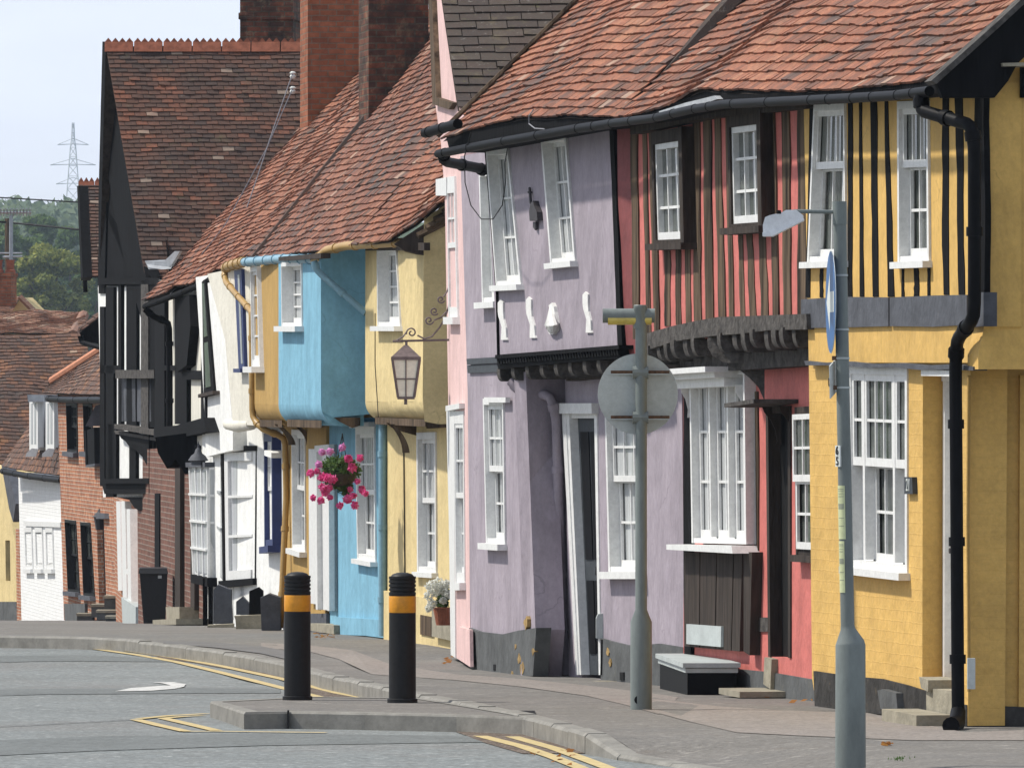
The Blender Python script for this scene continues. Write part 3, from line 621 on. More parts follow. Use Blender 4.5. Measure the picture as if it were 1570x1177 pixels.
# =================================================================== lilac house
PLu = PL(752, 65.6, 950, 61.2)          # overhanging upper front
PLg = PL(868, 64.55, 1045, 60.6)        # recessed ground floor
PLb = PL(720, 68.0, 812, 64.62)         # block at the far end, ground to eaves
PLs = PL(810, 64.6, 872, 64.75)         # its side facing us
lil = thing('house', 'lilac rendered house with leaning white windows and white scroll ornaments under them', 'house', base(PLg))
part(lil, 'wall', PL(946,61.25,970,60.9), [(946,190),(972,190),(978,545),(950,545)], -.2, 0, 'shaded_red_paint')
WA = [(748,230),(781,227),(802,436),(763,438)]; WB = [(832,211),(870,205),(885,400),(847,404)]
wall(lil, PLu, [(744,222),(880,195),(936,186),(950,530),(860,538),(763,547)], 'lilac_paint', holes=[WA, WB], n=0, th=.4)
window(lil, PLu, WA, rows=(3,0), cols=3, rec=.07, fw=.05, proud=.02, sill=(.05,.05), glass='glass_net')
window(lil, PLu, WB, rows=(3,0), cols=3, rec=.07, fw=.05, proud=.02, sill=(.05,.05), glass='glass_net')
stud(lil, PLu, 937, 951, 192, 532, 6, 7, 'black_wood', -.3, .02, 4, 'corner_post')
m = MB(); m.tube([PLu.at(745,232,.012), PLu.at(753,330,.012), PLu.at(762,450,.012), PLu.at(764,546,.012)], .012, 6); m.build('corner_bead', 'black_wood', lil)
WC = [(737,262),(766,258),(770,462),(742,464)]; WD = [(743,611),(774,611),(777,834),(748,832)]
wall(lil, PLb, [(706,240),(775,225),(790,600),(806,600),(811,700),(821,965),(816,1040),(722,1032),(717,600)], 'lilac_paint', holes=[WC, WD])
window(lil, PLb, WC, rows=(3,0), cols=3, rec=.06, glass='glass_net')
window(lil, PLb, WD, rows=(2,2), cols=3, rec=.03, fw=.055, glass='glass_net')
part(lil, 'window_hood', PLb, [(742,609),(775,609),(775,617),(742,617)], .02, .06, 'white')
wall(lil, PLs, [(806,570),(880,570),(880,1040),(816,1040),(821,965),(811,700)], 'lilac_paint', name='return_wall')
mp = MB(); prism(mp, PLb, [(719,962),(735,968),(770,972),(795,966),(822,962),(817,1036),(722,1030)], -.1, .03)
prism(mp, PLs, [(820,962),(850,968),(882,966),(882,1034),(816,1036)], -.1, .03); mp.build('plinth', 'plinth_grey', lil)
WE = [(930,622),(984,622),(990,876),(936,876)]; DR = [(872,634),(916,634),(922,1034),(892,1034)]
wall(lil, PLg, [(866,560),(1045,545),(1050,1058),(872,1045)], 'lilac_paint', holes=[WE, [(872,634),(916,634),(922,1040),(892,1040)]])
window(lil, PLg, WE, rows=(2,2), cols=3, rec=.04, fw=.055, glass='glass_net', split=.55, sill=(.06,.08))
mp = MB(); prism(mp, PLg, [(921,978),(935,982),(968,990),(1010,986),(1047,992),(1050,1062),(921,1048)], -.1, .025); mp.build('plinth', 'plinth_grey', lil)
for (u, v, w, h) in ((756,1018,3,9),(833,1018,1,1),(950,1030,6,12)):
    if w > 1: part(lil, 'air_vent', PLb if u < 800 else PLg, [(u,v),(u+w,v),(u+w,v+h),(u,v+h)], 0, .036, 'black_matte')
q = Q(PLg, DR); m = MB(); q.bar(m, 0,1,0,1,-.11,-.055); d = m.build('door', 'slate_blue', lil)
m = MB()
for (b0, b1) in ((.08,.36),(.44,.93)):
    for (a0, a1) in ((.18,.48),(.54,.84)): q.bar(m, a0, a1, b0, b1, -.055, -.045)
m.build('door_panel', 'black_gloss', d)
m = MB(); f = .09/q.W; q.bar(m, -f,.0,0,1.0,-.11,.03); q.bar(m, 0,f*.7,0,1,-.11,.02); q.bar(m, 1-f*.6,1.02,0,1,-.11,.01); q.bar(m, -f,1.04,1.0,1+.09/q.H,-.11,.06); q.bar(m, f*.7,1-f*.6,1-.04/q.H,1,-.11,.0)
m.build('door_frame', 'white', d)
text('79', d, frame(q.map(.6,.395,-.05), PLg.t, PLg.N), .10, 'ink')
m = MB(); prism(m, PLg, [(868,1040),(918,1044),(918,1052),(868,1048)], -.1, .18); m.build('doorstep', 'stone', lil)
# gas meter box
mb_ = thing('meter_box', 'rounded grey meter box low on the lilac wall right of the door', 'meter box', PLg.at(921,980,0)); m = MB()
Dm = PLg.at(921,960,.02).y; prism(m, PL(900,Dm,940,Dm), [(914,978),(914,948),(917,941),(924,940),(928,945),(928,980)], -.25, 0); m.build('cover', 'sign_back', mb_)
m = MB(); m.tube([PLg.at(923,980,.03), PLg.at(922,1034,.03)], .01, 6); m.build('cable', 'cable', mb_)
# flaking render
rr = random.Random(3)
for (pl, u, v, s) in ((PLb,806,955,6),(PLb,796,1010,5),(PLb,800,1025,6),(PLb,790,990,3),(PLg,931,1000,4),(PLg,935,1015,4),(PLs,822,1030,9),(PLb,785,1032,3),(PLb,817,998,4)):
    pts = [(u+s*.55*math.cos(a)*rr.uniform(.5,1.1), v+s*1.9*math.sin(a)*rr.uniform(.5,1.1)) for a in [i*math.pi/5 for i in range(10)]]
    part(lil, 'flaked_patch', pl, pts, 0, .034, 'peel')
# moulded cornice of the jetty
m = MB(); prism(m, PLu, [(759,544),(850,537),(949,529),(949,535),(850,543),(759,550)], -.2, .09); prism(m, PLu, [(762,558),(850,551),(949,543),(949,549),(850,557),(764,566)], -.2, .05)
m.build('cornice', 'black_wood', lil)
m = MB()
for i in range(44):
    t = i/44; u = 761+t*187; v = 549-t*14; prism(m, PLu, [(u,v-1),(u+2.3,v-1),(u+4.3,v+9),(u+2.0,v+9)], -.1, .075)
m.build('dentil_band', 'black_wood', lil)
for i in range(8):
    joist(lil, PLu.at(778+i*22, 565-i*1.8, -.05), .12, .11, .08, 'grey_wood', PLu)
m = MB(); a = [PLu.at(765,560,.0), PLu.at(948,546,.0), PLu.at(948,546,-.6), PLu.at(765,560,-.6)]
m.hexa([p+Vector((0,0,.0)) for p in a]+[p+Vector((0,0,.09)) for p in a]); m.build('soffit', 'dark_wood', lil)
m = MB(); prism(m, PLg, [(868,566),(1045,548),(1045,566),(868,584)], -.05, .12); m.build('bressummer', 'dark_wood', lil)
m = MB(); prism(m, PLb, [(715,550),(765,547),(768,556),(716,559)], 0, .035); prism(m, PLb, [(716,560),(768,558),(770,570),(717,572)], 0, .022); m.build('string_course', 'slate_blue', lil)
pipe(lil, [PLu.at(783,584,-.02), PLu.at(800,600,-.1), PLs.at(845,607,.12), PLs.at(853,640,.1), PLs.at(862,960,.08), PLs.at(866,1034,.08)], .043, 'lilac_paint')
# ornaments
def orn(u, v0, v1, du):
    prof = [(-5,0),(0,-6),(3,0),(3,14),(-4,16),(-5,0)]
    H = v1-v0; o = tag(MBo(PLu, [(u-4,v0+5),(u,v0),(u+4,v0+4),(u+4,v0+17),(u+5,v0+30),(u+du*.7+4,v0+H*.7),(u+du+3,v1-4),(u+du+4,v1),(u+du-5,v1),(u+du-5,v1-4),(u+du*.5-1,v0+H*.68),(u-3,v0+H*.42),(u-4,v0+18)], .016, 'shell_white'), '', 'ornament', 'white scroll ornaments on the lilac wall')
    return o
def MBo(pl, poly, t, matn, name='scroll_ornament'):
    m = MB(); prism(m, pl, poly, 0, t); 
    return m.build(name, matn)
for (u, v0, v1, du, lb) in ((767,459,521,6,'white scroll ornament leftmost on the lilac wall under the leaning window'),(810,455,518,7,'white scroll ornament on the lilac wall just left of the white shell'),(897,447,510,6,'white scroll ornament on the lilac wall right of the white shell')):
    orn(u, v0, v1, du)['label'] = lb
sh = thing('shell_ornament', 'white plaster shell ornament on the lilac wall between two scrolls', 'ornament', PLu.at(846,490,0))
m = MB(); prism(m, PLu, [(841,468),(846,464),(849,470),(850,478),(853,495),(852,506),(847,513),(842,512),(838,505),(837,494),(840,480),(842,472)], 0, .03); m.build('backing', 'shell_white', sh)
for k in range(6):
    t = k/5; m = MB(); m.tube([PLu.at(845,470,.03), PLu.at(842+7*t*.9,488,.045), PLu.at(839.5+t*12,499,.05), PLu.at(840+t*11,504+6*math.sin(t*3.1),.035)], [.012,.02,.026,.014], 6, sx=1.0); m.build('rib', 'shell_white', sh, smooth=True)
an = thing('iron_ornament', 'dark iron basket shaped ornament hung on the lilac wall between the two leaning windows', 'ornament', PLu.at(817,320,0))
m = MB(); prism(m, PLu, [(813,312),(817,308),(819,316),(823,325),(824,338),(812,339),(811,325)], 0, .05); m.build('basket', 'iron', an)
m = MB(); m.tube([PLu.at(812,288,.02), PLu.at(814,312,.03)], .012, 6); m.lathe(PLu.at(812.5,295,.02), [(.0,-.02),(.025,0),(0,.02)], 8); m.build('chain', 'iron', an)
m = MB(); prism(m, PLu, [(817,340),(821,340),(821,351),(820,353),(817,348)], .01, .03); m.build('tail', 'iron', an)
# roof
E_l = [PLu.at(u,v,.3) for u, v in [(676,214),(700,206),(760,192),(800,184),(880,182),(946,184)]]
roof(lil, E_l, up(E_l, -PLu.N, 3.4, 44), 'tile', seed=8, sag=.04)
m = MB(); e0 = E_l[0]; r_ = e0+(-PLu.N)*3.4+Vector((0,0,3.4*math.tan(math.radians(44)))); m.tube([e0+Vector((-.03,0,.03)), r_+Vector((-.03,0,.03))], .025, 6); m.build('verge', 'old_wood', lil)
m = MB(); e0 = E_l[-1]; d = (-PLu.N)*3.4+Vector((0,0,3.4*math.tan(math.radians(43)))); m.tube([e0+d*.10+Vector((.0,0,.0)), e0+d*.25+Vector((.0,0,.02)), e0+d*.4+Vector((0,0,.03)), e0+d*1+Vector((.0,0,.05))], [.02,.09,.13,.16], 7); m.build('valley', 'slate', lil)
gutter(lil, [PLu.at(672,236,.36), PLu.at(760,219,.34), PLu.at(880,198,.34), PLu.at(938,190,.36)], .038, 'black_gloss')
gutter(lil, [PLu.at(652,204,.45), PLu.at(702,190,.38)], .045, 'black_gloss')
part(lil, 'fascia', PLu, [(684,210),(760,187),(800,179),(880,176),(950,178),(950,192),(880,200),(760,222),(690,234)], -.3, .29, 'black_wood')
pipe(lil, [PLu.at(680,236,.34), PLu.at(682,248,.3), PLb.at(735,258,.1), PLb.at(742,262,.05)], .045)
m = MB(); m.tube([PLu.at(u,v,.38) for u, v in [(722,204),(712,240),(713,280),(722,315),(738,336),(756,336),(770,315),(775,280),(774,250),(778,228)]], .005, 5); m.build('cable', 'cable', lil)
m = MB(); m.tube([PLu.at(u,v,.40) for u, v in [(818,168),(811,178),(811,190),(820,197),(835,198)]], .005, 5); m.build('cable', 'wire_grey', lil)
core(lil, PLg, 885, 1040, 3.9, 'lilac_paint', inset=.55); core(lil, PLb, 735, 800, 3.8, 'lilac_paint', inset=.4)

# =================================================================== narrow pink house
PK = PL(687, 71.6, 720, 68.0)
pnk = thing('house', 'narrow pale pink house with slate roof squeezed beside the lilac house', 'house', base(PK))
WP = [(697,630),(712,630),(714,893),(700,893)]
wall(pnk, PK, [(660,-20),(682,-20),(704,160),(712,230),(718,600),(721,1022),(692,1003),(687,600),(682,300),(676,220),(666,150)], 'pink_paint', holes=[WP])
window(pnk, PK, WP, rows=(2,2), cols=2, rec=.01, fw=.12, proud=.01, sill=(.07,.05), glass='glass_net')
window(pnk, PK, [(687,272),(699,270),(704,486),(690,486)], rows=(2,2), cols=2, rec=-.005, fw=.12, proud=.015, n=.005, low=.02, sill=(.07,.05), glass='glass_net')
part(pnk, 'door_frame', PK, [(684,622),(696,620),(698,1008),(691,1003),(688,800)], 0, .012, 'white')
part(pnk, 'door_hood', PK, [(683,622),(704,618),(704,626),(683,630)], 0, .05, 'white')
part(pnk, 'plinth', PK, [(703,960),(720,965),(721,1022),(703,1010)], 0, .03, 'pink_paint')
part(pnk, 'bargeboard', PK, [(656,-20),(661,-20),(669,150),(694,158),(688,168),(663,160)], -.02, .05, 'old_wood')
part(pnk, 'eaves_box', PK, [(668,275),(684,272),(684,300),(668,300)], 0, .03, 'white')
E_p = [P(702,170,69.6), P(930,170,69.6)]; G_p = [P(668,-60,72.2), P(910,-60,72.2)]
roof(pnk, E_p, G_p, 'slate', tw=.25, gauge=.155, th=.012, sag=.02, seed=12)
core(pnk, PK, 700, 722, 4.2, 'pink_paint', inset=.6, back=5)
def jetty_body(root, pl, uL, uR, vtop, vbot, matn, holes=(), rnd=.16, depth=.4, side=None, topL=None, topR=None, name='wall'):
    # flat upper wall whose foot rolls under in a curve; the wall carries its own side returns
    rp = rnd*F/pl.at((uL+uR)/2, HZ).y
    wall(root, pl, [(uL, topL or vtop), (uR, topR or vtop), (uR, vbot-rp), (uL, vbot-rp)], matn, holes, th=depth, name=name)
    m = MB(); a = pl.at(uL, vbot-rp); b = pl.at(uR, vbot-rp); n = 8; pr = []
    za, zb = a.z, b.z
    for i in range(n+1):
        t = math.pi/2*i/n; pr.append((-rnd+rnd*math.cos(t), -rnd*math.sin(t)))
    pr.append((-depth, -rnd)); pr.append((-depth, 0))
    A = [a+pl.N*x+Vector((0,0,z)) for x, z in pr]; B = [b+pl.N*x+Vector((0,0,z)) for x, z in pr]; k = len(pr)
    # subdivide along for slight unevenness
    S = 14; rows = []
    for s in range(S+1):
        t = s/S; rows.append([A[i].lerp(B[i], t)+pl.N*(.012*noise.noise(Vector((s*.5, i*.4, uL)))) if 0 < s < S else A[i].lerp(B[i], t) for i in range(k)])
    pts = [p for r in rows for p in r]
    fc = [(s*k+i, s*k+(i+1)%k, (s+1)*k+(i+1)%k, (s+1)*k+i) for s in range(S) for i in range(k)]
    fc += [tuple(range(k))[::-1], tuple(range(S*k, (S+1)*k))]
    m.add(pts, fc); return m.build('jetty_foot', matn, root, smooth=True)
def brace(root, u, v0, v1, w, D, matn='old_wood', th=.12, k=1):
    m = MB(); pb = PL(u-30, D, u+30, D); pts = []
    L_, R_ = [], []
    for i in range(8):
        t = i/7; x = u-w*(1-t)**2*k; y = v0+(v1-v0)*t; L_.append((x, y)); R_.append((x+7+4*t*k, y-0))
    prism(m, pb, L_+R_[::-1], -th, 0); return m.build('brace', matn, root)

# =================================================================== pale yellow house
PPu = PL(560, 79.0, 650, 74.0); PPs = PL(650, 74.0, 705, 74.0); PPg = PL(588, 79.2, 705, 74.3)
pal = thing('house', 'pale cream yellow house with rounded overhang next to the pink house', 'house', base(PPg))
W1 = [(580,378),(609,376),(616,500),(581,500)]
jetty_body(pal, PPu, 560, 650, 368, 646, 'pale_yellow', holes=[W1], rnd=.2, depth=.34)
wall(pal, PPs, [(650,335),(705,300),(705,650),(672,650),(651,646),(648,610)], 'pale_yellow', name='return_wall', n=.003)
window(pal, PPu, W1, rows=(4,0), cols=2, rec=.10, sill=(.05,.07), glass='glass_net')
W2 = [(641,663),(670,662),(671,878),(642,876)]
wall(pal, PPg, [(588,630),(705,630),(705,1000),(588,976)], 'pale_yellow', holes=[W2])
window(pal, PPg, W2, rows=(2,2), cols=3, rec=.04, fw=.07, sill=(.05,.05), glass='glass_net')
m = MB(); prism(m, PPg, [(588,905),(705,925),(705,1002),(588,980)], -.1, .04); m.build('plinth', 'pale_yellow', pal)
m = MB(); a = [PPu.at(575,650,-.02), PPu.at(652,654,-.02), PPu.at(652,654,-.5), PPu.at(575,650,-.5)]
m.hexa([p for p in a]+[p+Vector((0,0,.07)) for p in a]); m.build('soffit', 'old_wood', pal)
m = MB(); prism(m, PPs, [(652,648),(692,648),(692,655),(654,657)], -.3, .0); m.build('jetty_beam', 'old_wood', pal)
brace(pal, 617, 650, 694, 20, 76.5, k=1)
m = MB(); prism(m, PL(590,77,650,77), [(592,648),(640,650),(650,655),(640,668),(618,662),(600,655)], -.12, 0); m.build('corbel', 'old_wood', pal)
part(pal, 'cellar_hatch', PPg, [(644,942),(664,946),(664,976),(644,972)], 0, .055, 'old_wood')
m = MB(); prism(m, PPg, [(662,930),(705,936),(705,985),(662,975)], 0, .10); m.build('doorstep', 'stone', pal)
m = MB(); m.tube([PPg.at(619,690,.01), PPg.at(620,800,.012), PPg.at(621,905,.01)], .008, 5); m.build('cable', 'cable', pal)
m = MB(); m.tube([PPu.at(575,480,.005), PPu.at(575,560,.005), PPu.at(580,640,.005)], .005, 5); m.build('cable', 'cable', pal)
E_b = [P(388,403,89.3),P(428,394,84.5),P(478,388,80.2),P(540,381,78),P(600,371,75.6),P(640,346,74.2),P(668,318,73.5),P(690,300,73.0),P(730,290,71.6)]
INB = Vector((.975,.22,0)).normalized()
E1 = E_b[3:]; E2 = E_b[:4]
roof(pal, E1, up(E1, INB, 3.3, 51), 'tile', seed=21, sag=.04)
part(pal, 'eaves_board', PPs, [(604,374),(648,345),(690,302),(720,288),(720,345),(690,352),(652,392),(620,384)], -.6, .0, 'dark_wood')
for i in range(4):
    p = P(640+i*13, 362-i*12, 73.9); m = MB(); m.tube([p, p+Vector((.35,.1,.18))], .035, 4); m.build('rafter_foot', 'old_wood', pal)
part(pal, 'eaves_board', PPu, [(560,372),(650,372),(650,384),(560,384)], 0, .06, 'dark_wood')
pipe(pal, [P(482,401,79.9), P(500,384,79.2), P(530,377,78.4), P(622,371,75.3)], .045, 'ochre_gloss', 'gutter')
core(pal, PPg, 600, 700, 3.2, 'pale_yellow', inset=.5)

# =================================================================== blue house
PBu = PL(427, 84.0, 492, 79.35); PBs = PL(492, 79.33, 575, 79.33); PBg = PL(510, 84.0, 590, 79.3)
blu = thing('house', 'sky blue house with rounded overhang in the middle of the row', 'house', base(PBg))
W3 = [(433,402),(464,400),(465,500),(434,500)]
jetty_body(blu, PBu, 427, 492, 390, 652, 'blue_paint', holes=[W3], rnd=.22, depth=.45)
wall(blu, PBs, [(492,385),(575,380),(575,634),(510,640),(493,630)], 'blue_paint', name='return_wall', n=.003)
window(blu, PBu, W3, rows=(4,0), cols=2, rec=.11, sill=(.06,.08), fw=.05, glass='glass_net')
W4 = [(547,656),(576,654),(578,861),(550,856)]
wall(blu, PBg, [(505,640),(575,640),(592,632),(592,976),(560,973),(505,972)], 'blue_paint', holes=[W4, [(493,681),(514,681),(515,935),(495,935)]][:1])
part(blu, 'wall', PBg, [(574,560),(592,560),(592,640),(574,640)], -.2, 0, 'blue_paint')
window(blu, PBg, W4, rows=(2,2), cols=3, rec=.035, fw=.07, sill=(.05,.06), hood=.05, glass='glass_net')
m = MB(); prism(m, PBg, [(512,945),(560,948),(592,950),(592,978),(560,974),(510,972)], -.1, .05); m.build('plinth', 'blue_paint', blu)
q = Q(PL(492,84.9,514,83.6), [(494,683),(514,681),(515,936),(496,934)]); m = MB(); q.bar(m, 0,1,0,1,-.1,.02); d = m.build('door', 'white', blu)
m = MB(); q.bar(m, -.05,.1,0,1,0.02,.08); q.bar(m, .9,1.05,0,1.0,.02,.08); q.bar(m, .1,.9,.96,1,.02,.08); m.build('door_frame', 'white', d)
m = MB(); prism(m, PL(480,85,520,83.4), [(474,955),(512,958),(512,972),(474,966)], -.1, .15); m.build('doorstep', 'stone', blu)
m = MB(); a = [PBu.at(440,654,-.05), PBu.at(493,656,-.05), PBu.at(493,656,-.9), PBu.at(440,654,-.9)]
m.hexa([p for p in a]+[p+Vector((0,0,.08)) for p in a]); m.build('soffit', 'old_wood', blu)
part(blu, 'corbel', PBs, [(512,640),(552,640),(552,652),(540,656),(520,646)], -.2, .02, 'old_wood')
pipe(blu, [P(375,402,88), P(430,397,84.0), P(482,397,79.9)], .05, 'blue_gloss', 'gutter')
pipe(blu, [P(481,400,79.2), P(487,416,79.2), P(561,480,79.0)], .035, 'blue_gloss')
pipe(blu, [PBg.at(587,640,.06), PBg.at(587,975,.06)], .045, 'blue_gloss')
roof(blu, E2, up(E2, INB, 3.3, 51), 'tile_mid', seed=22, sag=.04)
e0 = E_b[0]; dv = INB*3.3+Vector((0,0,3.3*math.tan(math.radians(51)))); m = MB(); m.tube([e0+dv*(i/12)+Vector((0,0,.03+.02*noise.noise(Vector((i,3,1))))) for i in range(13)], .055, 6); m.build('verge', 'tile_dark', blu)
part(blu, 'eaves_board', PBu, [(427,394),(492,388),(492,396),(427,400)], 0, .1, 'dark_wood')
ch = MB(); s0 = P(565,-40,89.0); d1 = P(655,-40,89.0); zb_, zt_ = P(0,190,89).z, P(0,-190,89).z
dp = Vector((-.12,.75,0))
def chimney(root, uL, uR, D, vtop, vbot, side, matn, bands=()):
    a, b = P(uL,HZ,D), P(uR,HZ,D); z1, z0 = P(0,vtop,D).z, P(0,vbot,D).z; c = b+side; d = a+side; m = MB()
    m.hexa([Vector((p.x,p.y,z0)) for p in (a,b,c,d)]+[Vector((p.x,p.y,z1)) for p in (a,b,c,d)])
    o = m.build('chimney', matn, root)
    for (v0, v1, e) in bands:
        m = MB(); ce = (a+c)/2; ps = [ce+(p-ce)*(1+e) for p in (a,b,c,d)]
        m.hexa([Vector((p.x,p.y,P(0,v1,D).z)) for p in ps]+[Vector((p.x,p.y,P(0,v0,D).z)) for p in ps]); m.build('chimney_course', matn, o)
    for i in range(2):
        m = MB(); m.lathe(Vector(((a.x+c.x)/2-.15+.3*i, (a.y+c.y)/2, z1)), [(.13,0),(.13,.1),(.10,.12),(.10,.32),(.13,.36)], 12); m.build('chimney_pot', 'terracotta', o, smooth=True)
    return o
chimney(blu, 565, 657, 89.2, -170, 230, Vector((-.13,.75,0)), 'old_brick', [(-150,-130,.12)])
core(blu, PBg, 515, 588, 3.2, 'blue_paint', inset=.5)

# =================================================================== ochre house
POu = PL(389, 88.6, 428, 84.1); POg = PL(434, 89.0, 500, 84.6)
och = thing('house', 'narrow brownish ochre house between the sky blue house and the white house', 'house', base(POg))
W5 = [(390,404),(400,403),(405,562),(392,562)]
jetty_body(och, POu, 388, 430, 398, 652, 'ochre_paint', rnd=.24, depth=.4)
window(och, POu, W5, rows=(4,0), cols=2, rec=-.02, proud=.05, fw=.10, sill=(.07,.10), glass='glass_net')
W6 = [(449,658),(469,660),(470,846),(450,840)]
wall(och, POg, [(434,640),(500,640),(500,966),(434,966)], 'ochre_paint', holes=[W6])
window(och, POg, W6, rows=(2,2), cols=3, rec=.05, fw=.06, sill=(.06,.07), glass='glass_net')
part(och, 'door_frame', POg, [(473,688),(484,688),(485,926),(474,924)], 0, .05, 'white')
part(och, 'plinth', POg, [(434,940),(500,940),(500,972),(434,970)], 0, .04, 'slate_paint')
for u in (470, 442): brace(och, u, 650, 682, 22, 86.5-.05*(470-u), 'old_wood', .1)
m = MB(); a = [POu.at(398,654,-.05), POu.at(432,655,-.05), POu.at(432,655,-.9), POu.at(398,654,-.9)]; m.hexa([p for p in a]+[p+Vector((0,0,.08)) for p in a]); m.build('soffit', 'old_wood', och)
pipe(och, [P(345,411,91.5), P(352,407,90.8), P(375,401,88)], .055, 'ochre_gloss', 'gutter')
pipe(och, [P(344,413,91.5), P(346,432,91.3), P(386,478,88.5), P(387,640,88.5), P(402,658,88.3), P(437,670,88.3), P(439,760,88.3), P(430,962,88.0)], .037, 'ochre_gloss')
core(och, POg, 445, 498, 3.1, 'ochre_paint', inset=.5)

# =================================================================== white house with bays
PW1 = PL(310, 96.0, 356, 92.5); PW2 = PL(330, 92.6, 388, 89.0); PWg = PL(316, 96.2, 436, 89.2)
whi = thing('house', 'white rendered house with two bay windows and a dark blue door', 'house', base(PWg))
W7 = [(313,432),(318,430),(332,600),(316,604)]
wall(whi, PW1, [(300,425),(330,420),(345,520),(357,660),(357,690),(316,700),(312,600)], 'white_wall', n=.0)
wall(whi, PW2, [(318,420),(390,405),(390,652),(357,650),(345,520)], 'dim_white_wall', n=.0)
m = MB(); q = Q(PW1, W7); q.bar(m, 0,1,0,1,-.1,.03); w = m.build('window', 'black_wood', whi)
m = MB(); q.bar(m, .25,.75,.5,.98,.03,.04); q.bar(m, .25,.75,.05,.45,.03,.038); m.build('pane', 'glass', w)
m = MB(); q.bar(m, -.1,1.3,-.03,0,0,.09); m.build('sill', 'dark_wood', w)
m = MB(); q = Q(PW2, [(364,415),(375,413),(380,565),(371,565)]); q.bar(m, 0,1,0,1,-.1,.04); w = m.build('window', 'blue_dark', whi)
m = MB(); q.bar(m, .55,.8,.05,.95,.04,.048); m.build('pane', 'glass_net', w)
m = MB(); q.bar(m, -.1,1.1,-.04,0,0,.1); m.build('sill', 'blue_dark', w)
m = MB(); m.tube([PW2.at(350,650,-.12), PW2.at(365,652,-.06), PW2.at(386,650,-.06)], [.07,.085,.07], 12); m.build('jetty_foot', 'dim_white_wall', whi, smooth=True)
wall(whi, PWg, [(310,640),(436,640),(436,966),(312,966)], 'white_wall', th=.2)
# bay 1 : small paned box
def bay(root, name, x0, x1, D0, D1, vt, vb, fmat, cols, rows, sidecols, glassm='glass_curtain', capm='slate_paint', tilt=0):
    # front faces the street, near side faces us
    pf = PL(x0, D1, x1, D0); r = Q(pf, [(x0,vt),(x1,vt),(x1+tilt,vb),(x0+tilt,vb)]); return pf, r
m = MB(); A1 = [(293,716),(320,716),(322,885),(299,880)]
Pb1 = PL(293, 98.0, 321, 95.4); q = Q(Pb1, A1); q.bar(m, 0,1,0,1,-.3,0)
w = m.build('bay_window', 'white', whi); 
m = MB(); q.bar(m, .06,.94,.03,.97,0,.012); m.build('pane', 'glass_curtain', w)
m = MB()
for k in range(1, 4): q.bar(m, 0,1,k/4-.012,k/4+.008,0,.05)
for k in (0,1,2,3): q.bar(m, k/3-.022,k/3+.022,0,1,.0,.03)
m.build('sash', 'white', w)
Pb1s = PL(321, 95.38, 333, 95.36); m = MB(); prism(m, Pb1s, [(320,716),(331,716),(331,886),(322,886)], -.2, 0.0); 
q2 = Q(Pb1s, [(321,718),(330,718),(330,884),(322,884)]);
for k in range(0, 5): q2.bar(m, 0,1,k/4-.012,k/4+.010,0,.02)
q2.bar(m, 0,.14,0,1,0,.015); q2.bar(m, .86,1,0,1,0,.015); m.build('side_light', 'white', w)
m = MB(); q2.bar(m, .14,.86,.0,1,0,.006); m.build('pane', 'glass_net', w)
m = MB(); q.bar(m, -.05,1.05,1,1.045,-.3,.06); m.build('cap', 'slate_paint', w)
m = MB(); q.bar(m, -.03,1.08,-.08,0,-.3,.05); m.build('base_board', 'black_wood', w)
# finial lamp on the bay
fi = thing('lantern', 'small dark lantern finial standing on top of the white paned bay', 'lantern', P(304,713,95.8)); m = MB()
m.lathe(P(304,713,95.8), [(.09,0),(.09,.05),(.13,.06),(.09,.12),(.05,.15),(.035,.2),(.012,.22),(.005,.3)], 10); m.build('finial', 'slate_paint', fi, smooth=True)
# bay 2 : black framed shop bay
Pb2 = PL(340, 94.2, 396, 91.5); B2 = [(340,686),(396,686),(394,886),(343,890)]; q = Q(Pb2, B2); m = MB()
q.bar(m, 0,.06,0,1,-.25,.015); q.bar(m, .95,1,0,1,-.25,.01); q.bar(m, 0,1,.975,1.015,-.25,.02); q.bar(m, -.02,1.02,-.05,0,-.25,.06); w = m.build('bay_window', 'black_wood', whi)
m = MB(); q.bar(m, .08,.92,.0,.965,-.08,-.04); m.build('pane', 'glass_curtain', w)
m = MB(); q.bar(m, .06,.16,0,.975,-.04,.0); q.bar(m, .87,.95,0,.975,-.04,.0); q.bar(m, .18,.86,.9,.965,-.04,.02); q.bar(m, .18,.86,0,.07,-.04,.02); q.bar(m, .18,.86,.32,.34,-.04,.01); q.bar(m, .18,.86,.62,.64,-.04,.01); m.build('sash', 'white', w)
Pb2s = PL(329, 96.5, 341, 94.25); q = Q(Pb2s, [(329,690),(341,688),(342,890),(333,878)]); m = MB(); q.bar(m, 0,1,0,1,-.2,0); q.bar(m, 0,1,.38,.40,0,.03); q.bar(m, 0,1,.66,.68,0,.03); m.build('side_light', 'glass_net', w)
# posts and plinth pieces under the bays
for (a, b, v0, v1, D) in ((311,318,886,962,95.5),(319,326,888,962,95.2),(358,364,888,950,93.6),(395,399,700,912,92.0)):
    part(whi, 'post', PL(a-5,D,b+5,D), [(a,v0),(b,v0),(b,v1),(a,v1)], -.1, 0, 'black_wood')
part(whi, 'plinth', PL(320,92.6,360,92.6), [(327,904),(334,896),(354,904),(356,956),(327,956)], -.4, 0, 'slate_paint')
part(whi, 'plinth', PL(360,91.0,400,91.0), [(362,922),(372,914),(383,926),(383,942),(362,942)], -.3, 0, 'slate_paint')
part(whi, 'plinth', PL(380,90.2,400,90.2), [(382,906),(396,900),(403,906),(403,942),(382,942)], -.3, 0, 'black_wood')
part(whi, 'plinth', PL(400,87.6,436,87.6), [(399,916),(412,910),(430,916),(430,966),(401,966)], -.5, 0, 'slate_paint')
part(whi, 'doorstep', PL(355,90.0,402,90.0), [(359,944),(400,942),(401,948),(401,966),(362,967),(361,950)], -.3, 0, 'stone')
